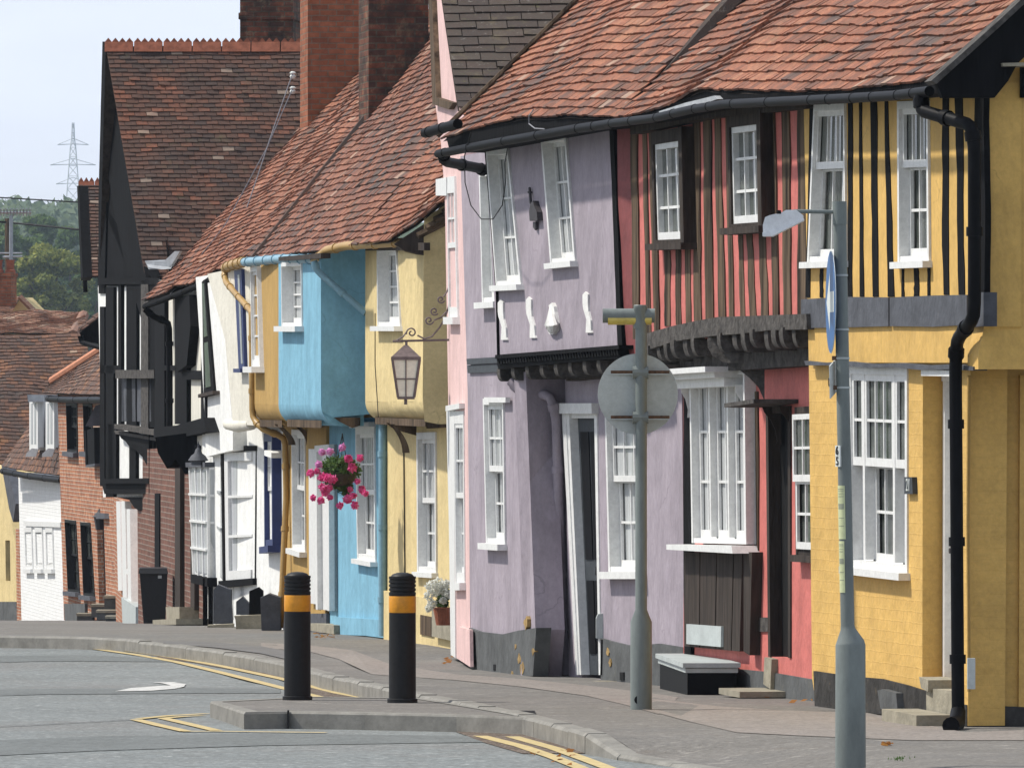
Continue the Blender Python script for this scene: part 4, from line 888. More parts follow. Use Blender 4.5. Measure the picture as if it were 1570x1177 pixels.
part(whi, 'doorstep', PL(310,92.3,360,92.3), [(318,958),(358,956),(358,963),(318,965)], -.3, 0, 'stone')
q = Q(PL(403,92,418,90.6), [(403,694),(417,692),(417,912),(403,912)]); m = MB(); q.bar(m, 0,1,0,1,0,.05); d = m.build('door', 'blue_dark', whi)
m = MB(); q.bar(m, .1,.9,.1,.45,.05,.06); q.bar(m, .1,.9,.52,.95,.05,.06); m.build('door_panel', 'blue_dark', d)
window(whi, PL(417,90.6,432,89.3), [(417,664),(430,664),(431,836),(418,838)], rows=(2,2), cols=2, rec=-.05, proud=.1, fmat='blue_dark', fw=.1, sill=(.08,.06), glass='glass_net')
part(whi, 'canopy', PL(400,91,416,90), [(405,690),(416,694),(416,702),(405,698)], 0, .2, 'white_wall')
E_a = [P(220,463,104.5),P(262,447,101),P(300,432,97.5),P(345,413,93),P(394,400,88.9)]
roof(whi, E_a, up(E_a, Vector((.975,.22,0)).normalized(), 3.4, 47.5), 'tile', seed=31, sag=.05)
for i in range(9):
    p = P(236+i*12, 466-i*4.6, 103-i*1.05); m = MB(); m.tube([p, p+Vector((.45,.1,.32))], .035, 4); m.build('rafter_foot', 'dark_wood', whi)
m = MB(); gutter(whi, [P(222,470,104.5), P(262,455,101), P(300,440,97.5), P(340,420,93.5)], .04, 'black_wood', 'eaves_board')
chimney(whi, 472, 553, 103.0, -200, 300, Vector((-.13,.9,0)), 'chimney_brick', [(-170,-150,.12)])
core(whi, PWg, 345, 434, 3.0, 'white_wall', inset=.6)

# =================================================================== black timber framed house
PKf = PL(150, 115.5, 242, 109.0); PKr = PL(240, 109.0, 312, 97.0); PKb = PL(210, 112.0, 314, 97.0)
blk = thing('house', 'tall black and white timber framed house with a great dark tiled gable roof', 'house', base(PKb))
def bp(pl, x0, x1, v0, v1, n1=.05, matn='black_wood', nm='timber', dx=0, n0=-.05):
    return part(blk, nm, pl, [(x0,v0),(x1,v0),(x1+dx,v1),(x0+dx,v1)], n0, n1, matn)
wall(blk, PKf, [(150,438),(244,438),(244,762),(158,762)], 'white_wall')
wall(blk, PKr, [(238,430),(312,425),(314,700),(238,700)], 'dim_white_wall')
for (x0, x1, v0, v1) in ((153,160,470,745),(162,174,440,762),(181,185.5,430,660),(193.5,209,430,660),(216,227,430,660),(229,240,430,660),(154,181,560,572)):
    bp(PKf, x0, x1, v0, v1)
bp(PKf, 216,227,430,660,.07,'grey_wood'); bp(PKf, 177,236,567,580,.16,'grey_wood','rail'); bp(PKf, 150,245,426,436,.07)
for i, x in enumerate((182,189,196,202,209,214,220,226,232)):
    bp(PKf, x, x+5, 580, 646, .04+.01*(i % 2), 'slate_paint', 'board', dx=.8)
m = MB(); 
prism(m, PKf, [(175,650),(240,660),(240,668),(175,657)], -.1, .20); prism(m, PKf, [(175,660),(240,671),(240,676),(177,665)], -.1, .13); m.build('jetty_beam', 'grey_wood', blk)
bp(PKf, 165,178,650,745); bp(PKf, 198,208,655,742); bp(PKf, 228,242,665,760)
m = MB(); prism(m, PKf, [(180,662),(235,676),(235,740),(229,740),(226,715),(218,700),(208,690),(198,684),(192,676),(186,672)], -.0, .09); m.build('brace', 'black_wood', blk)
m = MB(); prism(m, PKf, [(156,733),(246,733),(246,741),(156,741)], -.1, .12); prism(m, PKf, [(156,741),(248,741),(250,757),(160,757)], -.3, .06); m.build('sill_beam', 'black_wood', blk)
m = MB(); prism(m, PKf, [(166,757),(246,757),(246,778),(212,782),(206,778),(198,766),(180,762)], -.25, .0); m.build('bracket', 'black_wood', blk)
m = MB(); prism(m, PL(225,108.9,260,108.9), [(228,655),(262,655),(262,760),(240,760),(228,756)], -.3, 0); m.build('return_wall', 'black_wood', blk)
# near section
for (x0, x1, v0, v1) in ((237,252,430,670),(268,286,455,650),(286,312,568,582),(250,270,560,568),(308,316,440,660)):
    bp(PKr, x0, x1, v0, v1, .06)
m = MB(); prism(m, PKr, [(272,455),(290,452),(292,500),(286,560),(272,570),(268,520)], 0, .12); m.build('brace', 'black_wood', blk)
m = MB(); prism(m, PKr, [(236,655),(270,652),(312,640),(316,662),(270,672),(236,672)], -.3, .14); m.build('jetty_beam', 'black_wood', blk)
m = MB(); prism(m, PL(230,98.6,330,98.4), [(238,670),(316,660),(318,742),(311,738),(306,724),(298,714),(290,722),(284,727),(276,714),(268,704),(262,716),(256,718),(249,706),(242,694)], -1.6, .0); m.build('coving', 'black_wood', blk)
for i, u in enumerate(()):
    D = 106-i*2.6; pb = PL(u-40, D, u+40, D); m = MB()
    prism(m, pb, [(u-20,672),(u+14,672),(u+14,733),(u+9,733),(u+4,716),(u-4,704),(u-16,694)], -.12, 0); m.build('bracket', 'black_wood', blk)
pipe(blk, [P(222,474,104.0), P(236,486,104), P(259,494,104.2), P(260,560,104.2), P(260,668,104.2), P(310,688,97.5)], .045, 'black_gloss')
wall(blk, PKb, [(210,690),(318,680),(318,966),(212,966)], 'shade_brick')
for (x0, x1) in ((268,276),(292,298)): bp(PKb, x0, x1, 700, 935, .06, 'dark_wood', 'post')
bp(PKb, 237, 244, 756, 870, .02, 'black_wood', 'post')
m = MB(); prism(m, PKb, [(254,930),(275,930),(275,950),(256,962)], 0, .25); m.build('plinth', 'stone', blk)
m = MB(); prism(m, PKb, [(234,950),(270,948),(270,957),(234,957)], 0, .45); prism(m, PKb, [(238,957),(268,957),(268,968),(238,968)], 0, .35); m.build('doorstep', 'stone', blk)
# big roof facing us
RA, RB = P(162,72,112.4), P(520,72,112.4); EA, EB = P(240,532,109.3), P(600,532,109.3)
EA2 = EA+(EB-EA)*0; roof(blk, [EA, EB], [RA, RB], 'tile_dark', tw=.165, gauge=.082, th=.012, sag=.03, seed=41)

EC = P(152,450,115.5); ED = P(480,450,115.5)
roof(blk, [EC, ED], [RA, RB], 'tile_dark', tw=.33, gauge=.2, seed=42)
def ridge(root, A, B, n, h=.12, matn='terracotta', tooth=.05, w=.10, per=4, name='ridge'):
    m = MB(); d = (B-A)/n; sd = Vector((d.y,-d.x,0)).normalized()
    for i in range(n):
        a, b = A+d*(i+.02), A+d*(i+.98)
        m.hexa([a+sd*w-Vector((0,0,h*.75)), b+sd*w-Vector((0,0,h*.75)), b-sd*w-Vector((0,0,h*.75)), a-sd*w-Vector((0,0,h*.75)),
                a+sd*.03+Vector((0,0,h*.3)), b+sd*.03+Vector((0,0,h*.3)), b-sd*.03+Vector((0,0,h*.3)), a-sd*.03+Vector((0,0,h*.3))])
        for k in range(per):
            p, q_ = a.lerp(b, k/per), a.lerp(b, (k+1)/per); c = (p+q_)/2+Vector((0,0,h*.3+tooth)); z = Vector((0,0,h*.29))
            m.add([p+z+sd*.02, q_+z+sd*.02, c+sd*.02, p+z-sd*.02, q_+z-sd*.02, c-sd*.02], [(0,1,2),(5,4,3),(0,2,5,3),(1,4,5,2)])
    return m.build(name, matn, root)
ridge(blk, RA+Vector((-.02,0,.03)), RB+Vector((0,0,.03)), 8, h=.14, tooth=.06)
# gable bargeboards and gable wall
PVb = PL(150, 115.6, 243, 109.0)
m = MB(); prism(m, PVb, [(157,66),(164,80),(200,300),(243,528),(240,545),(232,540),(190,400),(160,240)], -.15, .06); m.build('bargeboard', 'black_wood', blk)
m = MB(); prism(m, PVb, [(157,64),(161,70),(166,200),(160,450),(151,450),(151,300)], -.1, .04); m.build('bargeboard', 'black_wood', blk)
m = MB(); prism(m, PKf, [(158,90),(240,528),(240,440),(150,440),(152,300)], -.3, .0); m.build('gable_wall', 'black_wood', blk)
m = MB(); m.add([P(222,400,105.2),P(262,398,105.2),P(272,385,105.0),P(262,412,104.6),P(248,413,104.6),P(228,410,104.8)], [(0,1,2,3,4,5)]); 
prism(m, PL(200,105.2,300,104.4), [(222,400),(252,400),(268,385),(276,385),(262,408),(250,413),(228,413)], -.05, .0); m.build('flashing', 'lead', blk)
# second smaller gable beyond
RA2, RB2 = P(120,283,124), P(170,283,124); EA3, EB3 = P(126,425,122), P(176,425,122)
roof(blk, [EA3, EB3], [RA2, RB2], 'tile_dark', tw=.165, gauge=.09, seed=43); ridge(blk, RA2, RB2, 2, h=.16, tooth=.07, per=3)
m = MB(); prism(m, PL(116,124.2,126,121.6), [(118,285),(121,285),(127,425),(124,430)], -.1, .05); m.build('bargeboard', 'black_wood', blk)
m = MB(); m.tube([P(130,425,121.8), P(131,448,121.8)], .035, 6); m.build('pendant', 'black_wood', blk)
bp(PL(158,121,180,119), 159, 180, 440, 480, 0, 'white_wall', 'wall')
# pent roof
E_q = [P(124,506,119.5), P(152,522,117.5)]; roof(blk, [P(122,505,121), P(128,508,117)], [P(176,462,121), P(182,462,117)], 'tile_dark', tw=.17, gauge=.12, seed=44)
m = MB(); prism(m, PL(120,116.9,184,116.9), [(122,510),(178,468),(178,560),(160,530),(146,526),(126,522)], -.6, -.1); m.build('pent_soffit', 'black_wood', blk)
gutter(blk, [P(123,515,117), P(126,525,117), P(180,540,116)], .04, 'black_gloss', 'gutter')
chimney(blk, 368, 449, 113.2, -120, 80, Vector((.1,.8,0)), 'old_brick', [(20,30,.05)])
c_ = core(blk, PKb, 230, 310, 3.6, 'dim_white_wall', inset=.8, back=5)
m = MB(); prism(m, PL(176,119,240,109.5), [(176,560),(240,560),(240,760),(176,760)], -4, -.6); m.build('rear_wall', 'dim_white_wall', blk)

# =================================================================== salmon brick slot of a house
PT = PL(174, 140, 216, 122.5)
ter = thing('house', 'sliver of salmon brick house with white pilasters seen under the black timber overhang', 'house', base(PT))
wall(ter, PT, [(174,740),(218,740),(218,966),(178,952)], 'house_brick')
for (x0, x1, v0, v1, n) in ((178,184,768,905,.06),(186,192,768,962,.1),(194,199,780,962,.14)): part(ter, 'pilaster', PT, [(x0,v0),(x1,v0),(x1+3,v1),(x0+3,v1)], 0, n, 'white')
part(ter, 'plinth', PT, [(186,915),(208,930),(208,966),(188,960)], 0, .2, 'sign_back')
window(ter, PT, [(202,780),(209,780),(211,875),(204,872)], rows=(2,2), cols=2, rec=0, fw=.12, sill=(.1,.1), glass='glass_net')
core(ter, PT, 180, 214, 2.5, 'house_brick', inset=.6, back=4)

# =================================================================== far red brick house
PF = PL(88, 162.5, 182, 147.5)
brk = thing('house', 'orange red brick house with black windows and stone steps far down the row', 'house', base(PF))
HW = [[(102,617),(119,617),(120,694),(104,692)],[(128,617),(142,617),(143,694),(130,692)],[(100,796),(117,798),(123,908),(105,906)],[(124,800),(139,801),(146,914),(129,912)]]
wall(brk, PF, [(88,600),(182,600),(184,950),(98,950)], 'house_brick', holes=HW+[[(148,795),(159,796),(163,926),(152,926)]])
for i, h_ in enumerate(HW): window(brk, PF, h_, rows=(2,2), cols=3, rec=.10, fw=.07, mat='black_gloss', fmat='black_gloss', sill=(.10,.10), smat='slate_paint')
m = MB(); q = Q(PF, [(148,795),(159,796),(163,926),(152,926)]); q.bar(m, 0,1,0,1,-.2,-.12); m.build('door', 'black_gloss', brk)
m = MB(); prism(m, PF, [(146,786),(159,787),(160,795),(147,795)], 0, .1); m.build('lintel', 'slate_paint', brk)
m = MB(); q = Q(PF, [(143,660),(158,655),(159,714),(145,716)], .0); q.bar(m, 0,1,.0,.06,0,.18); w = m.build('bay_window', 'slate_paint', brk)
m = MB(); q.bar(m, 0,.1,.06,1,0,.18); q.bar(m, .9,1,.06,1,0,.18); q.bar(m, .0,1,.06,1,.0,.15); m.build('sash', 'black_wood', w)
Dn = PF.at(156,690,0).y; m = MB(); prism(m, PL(140,Dn-.2,160,Dn-.2), [(144,657),(156,656),(156,712),(145,712)], -.05, 0); m.build('pane', 'glass_curtain', w)
m = MB(); prism(m, PL(128,Dn-.25,164,Dn-.25), [(131,653),(146,622),(158,618),(158,653)], -.4, 0); m.build('canopy', 'slate_paint', w)
for (x0, x1, v0, v1, e) in ((118,142,944,958,1.6),(140,160,930,946,1.0),(148,186,939,950,1.4),(160,182,917,936,.6),(162,200,948,962,1.8)):
    D = PF.at((x0+x1)/2, 940).y-e*1.5; pb = PL(x0-5,D,x1+5,D); m = MB(); prism(m, pb, [(x0,v0),(x1,v0),(x1,v1),(x0,v1)], -.5, 0); st = m.build('doorstep', 'plinth_grey', brk)
    m = MB(); prism(m, pb, [(x0-1,v0-4),(x1+1,v0-4),(x1+1,v0),(x0-1,v0)], -.55, .03); m.build('tread', 'stone', st)
part(brk, 'plinth', PF, [(98,925),(130,925),(130,952),(99,952)], 0, .06, 'plinth_grey')
roof(brk, [P(66,603,163.5), P(110,605,156.5), P(165,607,147.5)], [P(84,583,163.8), P(154,535,157), P(230,525,149)], 'tile_far', tw=.19, gauge=.12, seed=51)
m = MB(); m.tube([P(80,583,163.4), P(156,534,156.5)], .085, 8); m.build('hip_ridge', 'terracotta_new', brk, smooth=True)
gutter(brk, [P(74,611,163), P(110,613,156.5), P(165,613,147.5)], .07)
core(brk, PF, 100, 178, P(0,612,155).z, 'house_brick', inset=.5, back=4)
lt = thing('wall_lantern', 'black wall lantern above the brick house door', 'lantern', P(153,800,151.8)); m = MB(); m.lathe(P(153,812,151.8), [(.08,0),(.12,.25),(.15,.26),(.05,.36),(.02,.42)], 8); m.build('lantern_body', 'iron', lt)

# =================================================================== white cottage
PC = PL(28, 176, 97, 164.5)
cot = thing('house', 'small white painted brick cottage with two white dormer windows in its tiled roof', 'house', base(PC))
wall(cot, PC, [(28,724),(92,730),(98,830),(99,958),(33,952)], 'white_brick')
for i, (x0, x1) in enumerate(((39,50),(55,66),(71,82))):
    window(cot, PC, [(x0,808),(x1,808),(x1+2,872),(x0+2,872)], rows=(1,0), cols=3, rec=-.0, proud=.03, fw=.12, sill=(.10,.06), glass='glass_curtain')
part(cot, 'shutter_panel', PC, [(36,798),(92,800),(92,808),(36,806)], 0, .05, 'white')
E_c = [P(4,715,175.5), P(40,722,170), P(92,729,163)]; G_c = [P(45,652,176.5), P(70,640,171), P(110,630,164)]
roof(cot, E_c, G_c, 'tile_far', tw=.20, gauge=.17, th=.02, seed=52)
gutter(cot, [P(4,722,175), P(40,729,169.8), P(94,736,162.8)], .07)
for (x0, lb) in ((45, 'left'), (70, 'right')):
    D = 168.5 if x0 < 60 else 166; pf = PL(x0, D, x0+15, D-1.2)
    m = MB(); prism(m, pf, [(x0,612),(x0+13,612),(x0+13,690),(x0,690)], -.8, 0); dm = m.build('dormer', 'white', cot)
    q = Q(pf, [(x0,612),(x0+13,612),(x0+13,686),(x0,686)]); m = MB(); q.bar(m, .22,.42,.08,.92,0,.01); q.bar(m, .6,.8,.08,.92,0,.01); m.build('pane', 'glass_curtain', dm)
    m = MB(); prism(m, PL(x0,D-1.5,x0+20,D-1.5), [(x0+13,616),(x0+22,616),(x0+22,686),(x0+13,686)], -.6, 0); m.build('dormer_cheek', 'glass_net', dm)
    m = MB(); prism(m, PL(x0-4,D-1.6,x0+24,D-1.6), [(x0-3,605),(x0+22,605),(x0+22,616),(x0-2,616)], -1.2, .1); m.build('cap', 'lead', dm)
    m = MB(); prism(m, PL(x0-4,D-1.7,x0+24,D-1.7), [(x0-5,695),(x0+4,687),(x0+14,688),(x0+10,700),(x0-6,700)], -.1, .1); m.build('sill', 'white', dm)
core(cot, PC, 40, 94, P(0,735,170).z, 'white_brick', inset=.5, back=4)

# =================================================================== pale yellow house at the left edge
PX = PL(-90, 190, 27, 178)
edg = thing('house', 'pale lemon rendered house cut off by the left edge of the view', 'house', base(PX))
wall(edg, PX, [(-90,700),(2,715),(18,800),(27,860),(28,952),(-90,950)], 'pale_yellow', holes=[[(8,828),(15,828),(16,890),(9,890)]])
m = MB(); q = Q(PX, [(8,828),(15,828),(16,890),(9,890)]); q.bar(m, 0,1,0,1,-.2,-.1); m.build('window', 'black_gloss', edg)
part(edg, 'plinth', PX, [(-90,922),(24,922),(27,953),(-90,953)], 0, .05, 'plinth_grey')
part(edg, 'bargeboard', PX, [(2,712),(10,712),(24,772),(20,800),(14,780)], 0, .2, 'slate_paint')
part(edg, 'corner_pier', PL(22,178,36,176), [(24,810),(32,810),(34,955),(26,955)], -.3, .05, 'house_brick')
core(edg, PX, -80, 20, P(0,720,185).z, 'pale_yellow', inset=.5, back=5)

# =================================================================== long roofed building behind
bigb = thing('house', 'long building with a broad brown tiled roof behind the white cottage', 'house', P(20,955,196))
roof(bigb, [P(-160,745,183), P(175,745,183)], [P(-160,512,187), P(130,512,187)], 'tile_far', tw=.2, gauge=.125, th=.02, seed=61, sag=.09)
m = MB(); a = [P(-160,748,183.4), P(175,748,183.4), P(175,748,190), P(-160,748,190)]; m.hexa([Vector((p.x,p.y,-3)) for p in a]+[Vector((p.x,p.y,p.z)) for p in a]); m.build('wall', 'house_brick', bigb)
rb2 = thing('house', 'building with a paler lichened roof and small gable rising behind the long brown roof', 'house', P(0,955,205))
roof(rb2, [P(-160,516,188), P(112,516,188), P(135,505,188)], [P(-160,479,191), P(60,478,191), P(128,478,191)], 'tile_pale', tw=.2, gauge=.13, th=.02, seed=62, sag=.12)
m = MB(); m.tube([P(112,514,187.6), P(128,484,190.6)], .14, 8); m.build('hip_ridge', 'tile_pale', rb2, smooth=True)
roof(rb2, [P(-60,479,192), P(20,479,192)], [P(-60,455,193.5), P(30,455,193.5)], 'tile_pale', tw=.2, gauge=.13, th=.02, seed=63)
m = MB(); prism(m, PL(15,192,60,191.5), [(18,479),(32,456),(54,479)], -.5, 0); m.build('gable_wall', 'pale_yellow', rb2)
m = MB(); m.tube([P(31,455,191.4), P(56,480,191.2)], .08, 5); m.build('verge', 'tile_pale', rb2)
m = MB(); a = [P(-160,512,189), P(128,512,189), P(128,512,196), P(-160,512,196)]; m.hexa([Vector((p.x,p.y,-3)) for p in a]+[Vector((p.x,p.y,p.z)) for p in a]); m.build('wall', 'house_brick', rb2)
c2 = chimney(rb2, -12, 17, 191.5, 420, 470, Vector((.1,.6,0)), 'chimney_brick', [(418,424,.1)])
# =================================================================== ground, road, kerbs
KP = [(86,975),(140,977),(207,980),(271,988),(338,997),(380,1003),(424,1011),(478,1023),(520,1035),(560,1043),(640,1060),(740,1080),(820,1096),(880,1111),(930,1126),(950,1134,-.02),(985,1162,-.105),(1060,1172,-.11),(1160,1186,-.11),(1400,1260,-.11)]
K = [G(p[0], p[1], p[2] if len(p) > 2 else 0) for p in KP]
def kz(D):
    for a, b in zip(K, K[1:]):
        if b.y <= D <= a.y:
            t = (D-b.y)/(a.y-b.y); return b.z+(a.z-b.z)*t-gp(D)
    return 0 if D > K[0].y else -.11
def kx(D):
    if D >= K[0].y: return None
    for a, b in zip(K, K[1:]):
        if b.y <= D <= a.y:
            t = (D-b.y)/(a.y-b.y); return b.x+(a.x-b.x)*t
    return K[-1].x
fac = [(38,5.2),(50,3.2),(54.6,2.6),(60.5,1.8),(64.6,.9),(68,.2),(72,-.3),(79,-.9),(84,-1.6),(89,-2.2),(97,-3.6),(110,-4.7),(122,-5.2),(148,-7.3),(176,-10.8),(230,-16)]
def fx(D):
    for (a, xa), (b, xb) in zip(fac, fac[1:]):
        if D <= b: t = max(0,(D-a)/(b-a)); return xa+(xb-xa)*t
    return -16
m = MB(); rows = []; D = K[-1].y
ys = []
while D < K[0].y: ys.append(D); D += .4
ys.append(K[0].y-.001)
for D in ys:
    a = kx(D); 
    b = fx(D)+1.6; rows.append([Vector((a+(b-a)*i/16, D, 0)) for i in range(17)])
for r in rows:
    for p in r: dd = max(0, 1-(p.x-r[0].x)/1.1); p.z = gp(p.y)+kz(p.y)*dd*dd*(3-2*dd)
pts = [p for r in rows for p in r]; m.add(pts, [(j*17+i, j*17+i+1, (j+1)*17+i+1, (j+1)*17+i) for j in range(len(rows)-1) for i in range(16)])
xs = [-65,-50,-40,-30,-22,-16,-12,-9,-7,-6]
D = K[0].y; ys = [D]
while D < 230: D += 1.5; ys.append(D)
m.add([Vector((x,y,gp(y))) for y in ys for x in xs+[K[0].x+(fx(y)+1.6-K[0].x)*i/6 for i in range(7)]], [(j*17+i, j*17+i+1, (j+1)*17+i+1, (j+1)*17+i) for j in range(len(ys)-1) for i in range(16)])
pv = m.build('pavement', 'pavement', None, kind='structure', smooth=True)
# buff and dark asphalt repair strips on the pavement, 4 mm proud
def sheet(name, poly, matn, dz, kind='structure', parent=None, sub=True):
    m = MB(); 
    # poly given as two matching px edges
    A, B = poly; n = len(A)
    pts = [G(u, v, dz) for u, v in A]+[G(u, v, dz) for u, v in B]
    m.add(pts, [(i, i+1, n+i+1, n+i) for i in range(n-1)]); return m.build(name, matn, parent, kind=kind)
sheet('pavement_patch', ([(400,985),(470,988),(540,996),(600,1018),(700,1033),(800,1040),(900,1050),(1000,1062),(1040,1068)], [(400,993),(470,997),(520,1010),(570,1033),(700,1042),(800,1052),(900,1066),(960,1080),(1010,1094)]), 'buff_patch', .004)
sheet('pavement_patch', ([(1000,1070),(1100,1082),(1200,1088),(1330,1092),(1480,1122),(1570,1118)], [(1000,1090),(1060,1106),(1130,1122),(1230,1127),(1400,1134),(1570,1134)]), 'buff_patch', .004)
sheet('pavement_patch', ([(250,982),(330,984),(400,990),(440,997)], [(250,986),(330,992),(400,1001),(440,1010)]), 'dark_patch', .008)
# kerb stones
m = MB(); 
def kerbline(pts, W=.14, H=.13, seg=.9, name='kerb', taper=True):
    # walk along and lay stones
    L = [pts[0]]; acc = 0
    dense = []
    for a, b in zip(pts, pts[1:]):
        n = max(1, int((b-a).length/.1))
        dense += [a.lerp(b, i/n) for i in range(n)]
    dense.append(pts[-1]); st = [dense[0]]; acc = 0
    for a, b in zip(dense, dense[1:]):
        acc += (b-a).length
        if acc >= seg: st.append(b); acc = 0
    st.append(dense[-1]); m = MB(); r = random.Random(5)
    for a, b in zip(st, st[1:]):
        d = (b-a).normalized(); n = Vector((d.y,-d.x,0)).normalized()   # to one side
        a2, b2 = a+d*.006, b-d*.006; z = Vector((0,0,.006+r.uniform(-.004,.006)))
        ch = .02
        sec = [(0,-H-.05),(0,-ch),(ch,0),(W,0),(W,-.1)]
        A = [a2+n*(W-x)*-1*-1+z+Vector((0,0,y)) for x, y in sec]; B = [b2+n*(W-x)+z+Vector((0,0,y)) for x, y in sec]
        m.add(A+B, [(i,i+1,i+6,i+5) for i in range(4)]+[(0,1,2,3,4),(9,8,7,6,5)])
    return m
KL = [G(u, v) for u, v in [(-260,975),(-100,975),(0,975)]]+K[1:]

mk = kerbline(KL, H=.13); kb = mk.build('kerb', 'kerb_stone', None, kind='structure')

# road
m = MB(); xs = [-90,-60,-40,-30,-24,-20,-16,-13,-10,-8,-6,-4.5,-3,-2,-1,0,1,2,3,4,6,10,20,40]; ys = [-60,-20,10,25,35]+[40+i for i in range(60)]+[100+i*4 for i in range(40)]
m.add([Vector((x,y,gp(y)-.12-(0 if y < 230 else .3))) for y in ys for x in xs], [(j*len(xs)+i, j*len(xs)+i+1, (j+1)*len(xs)+i+1, (j+1)*len(xs)+i) for j in range(len(ys)-1) for i in range(len(xs)-1)])
m.build('road', 'asphalt', None, kind='structure', smooth=True)
RZ = -.12
def rline(px, w=.1, name='yellow_line', matn='line_yellow', dz=.008):
    p = [G(u, v, RZ+dz) for u, v in px]; m = MB(); Lp = []; Rp = []
    for i in range(len(p)):
        d = (p[min(i+1,len(p)-1)]-p[max(i-1,0)]); d.z = 0; d.normalize(); n = Vector((-d.y, d.x, 0))*w/2; Lp.append(p[i]+n); Rp.append(p[i]-n)
    k = len(p); m.add(Lp+Rp, [(i,i+1,k+i+1,k+i) for i in range(k-1)]); return m.build(name, matn, None, kind='structure')
rline([(100,989),(153,992),(210,999),(271,1008),(338,1020),(433,1040),(520,1062),(600,1076)], .1)
rline([(100,991),(153,995),(210,1003),(271,1014),(338,1030),(410,1048),(470,1063),(530,1078)], .1)
rline([(736,1127),(800,1143),(850,1160),(900,1180),(980,1215)], .1); rline([(785,1128),(850,1146),(900,1164),(948,1182),(1020,1215)], .1)
for px in ([(212,1101),(260,1096),(318,1093)],[(208,1102),(245,1111),(285,1120)],[(250,1100),(290,1109),(332,1119)],[(280,1120),(332,1120),(500,1122)],[(250,1100),(285,1097),(310,1096)]):
    rline(px, .09)
m = MB(); m.add([G(u,v,RZ+.008) for u, v in [(176,1059),(200,1054),(240,1051),(262,1050),(250,1047),(234,1045),(266,1045),(285,1048),(282,1052),(268,1055),(232,1058)]], [tuple(range(11))]); m.build('road_arrow', 'line_white', None, kind='structure')
def band(A, B, matn='dark_patch', dz=.004):
    m = MB(); n = len(A); m.add([G(u,v,RZ+dz) for u, v in A]+[G(u,v,RZ+dz) for u, v in B], [(i,i+1,n+i+1,n+i) for i in range(n-1)]); return m.build('road_patch', matn, None, kind='structure')
band([(-60,1006),(60,1004),(150,1004),(270,1012)], [(-60,1017),(60,1013),(150,1013),(270,1014)], 'road_dark')
band([(-60,1057),(60,1055),(180,1055),(300,1054),(430,1056)], [(-60,1068),(60,1064),(180,1063),(300,1062),(430,1062)], 'road_dark')
band([(-60,1136),(150,1128),(400,1124),(800,1128)], [(-60,1160),(150,1150),(400,1142),(800,1136)], 'road_dark')
def seam(px): 
    rline(px, .035, 'road_seam', 'road_tar', .006)
seam([(-40,1115),(60,1110),(130,1106),(206,1102)])
# grit lying in the channel along the kerb
m = MB(); rr_g = random.Random(4); A_, B_ = [], []
for i, p in enumerate(K[3:15]):
    a, b = K[3+i-1], K[min(3+i+1, len(K)-1)]; d = (b-a); d.z = 0; d.normalize(); n_ = Vector((d.y,-d.x,0))
    for q_ in range(1):
        A_.append(Vector((p.x,p.y,gp(p.y)+RZ+.005))+n_*.10); B_.append(Vector((p.x,p.y,gp(p.y)+RZ+.005))+n_*(.32+rr_g.uniform(-.08,.1)+(.25 if i > 8 else 0)))
k = len(A_); m.add(A_+B_, [(i,i+1,k+i+1,k+i) for i in range(k-1)]); o = m.build('channel_grit', 'grit', None, kind='stuff'); o['label'] = 'brown grit lying along the foot of the kerb'; o['category'] = 'grit'
# traffic island
isl = thing('traffic_island', 'low kerbed traffic island carrying two black bollards', 'traffic island', G(560,1085,RZ))
top = [G(u, v, .0) for u, v in [(322,1074),(374,1091),(442,1090),(560,1092),(700,1095),(822,1100),(760,1086),(640,1069),(480,1067)]]
def inset(ps, d):
    c = sum(ps, Vector())/len(ps); out = []
    for p in ps:
        q = c-p; q.z = 0; out.append(p+q.normalized()*d)
    return out
inn = inset(top, .16); k = len(top); m = MB()
m.add([p-Vector((0,0,.2)) for p in top]+[p-Vector((0,0,.015)) for p in top]+[p for p in inset(top,.02)]+inn, [(i,(i+1)%k,k+(i+1)%k,k+i) for i in range(k)]+[(k+i,k+(i+1)%k,2*k+(i+1)%k,2*k+i) for i in range(k)]+[(2*k+i,2*k+(i+1)%k,3*k+(i+1)%k,3*k+i) for i in range(k)])
m.build('kerb_edge', 'kerb_stone', isl)
m = MB(); m.add([p-Vector((0,0,.004)) for p in inset(top,.14)], [tuple(range(k))]); m.build('surface', 'pavement', isl)
m = MB(); a = G(442,1090,0); m.box(a+Vector((0,-.02,-.06)), (.012,.06,.14)); m.build('joint', 'cable', isl)
dr = thing('drain_cover', 'small dark gully opening where the island meets the pavement kerb', 'drain', G(806,1108,RZ)); m = MB(); m.box(G(806,1104,-.05), (.13,.5,.12)); m.build('grating', 'black_matte', dr)
# bollards
def bollard(u, v, label):
    b = thing('bollard', label, 'bollard', G(u, v), 'black bollards with orange bands on the island'); p = G(u, v)
    r = .099; z = lambda y: (1072-y)/206.0
    m = MB(); m.lathe(p, [(r+.012,-.02),(r+.012,.02),(r,.024),(r*.99,z(938))], 28); m.build('post', 'bollard_black', b, smooth=True)
    m = MB(); m.lathe(p, [(r*.985,z(938)),(r*1.0,z(937)),(r*1.0,z(914)),(r*.985,z(913))], 28); m.build('band', 'bollard_orange', b, smooth=True)
    pr = [(r*.97,z(913))]
    for y in (911,905,899,893,887): pr += [(r*1.0,z(y)),(r*1.0,z(y-3.6)),(r*.93,z(y-4)),(r*.93,z(y-5.4))]
    pr2 = pr[:-2]+[(r*.96,z(889)),(r*.9,z(884)),(r*.72,z(880)),(r*.4,z(878)),(.001,z(877.4))]
    m = MB(); m.lathe(p, pr2, 28); m.build('cap', 'bollard_black', b, smooth=True)
bollard(456, 1071, 'left black bollard with an orange band standing on the traffic island')
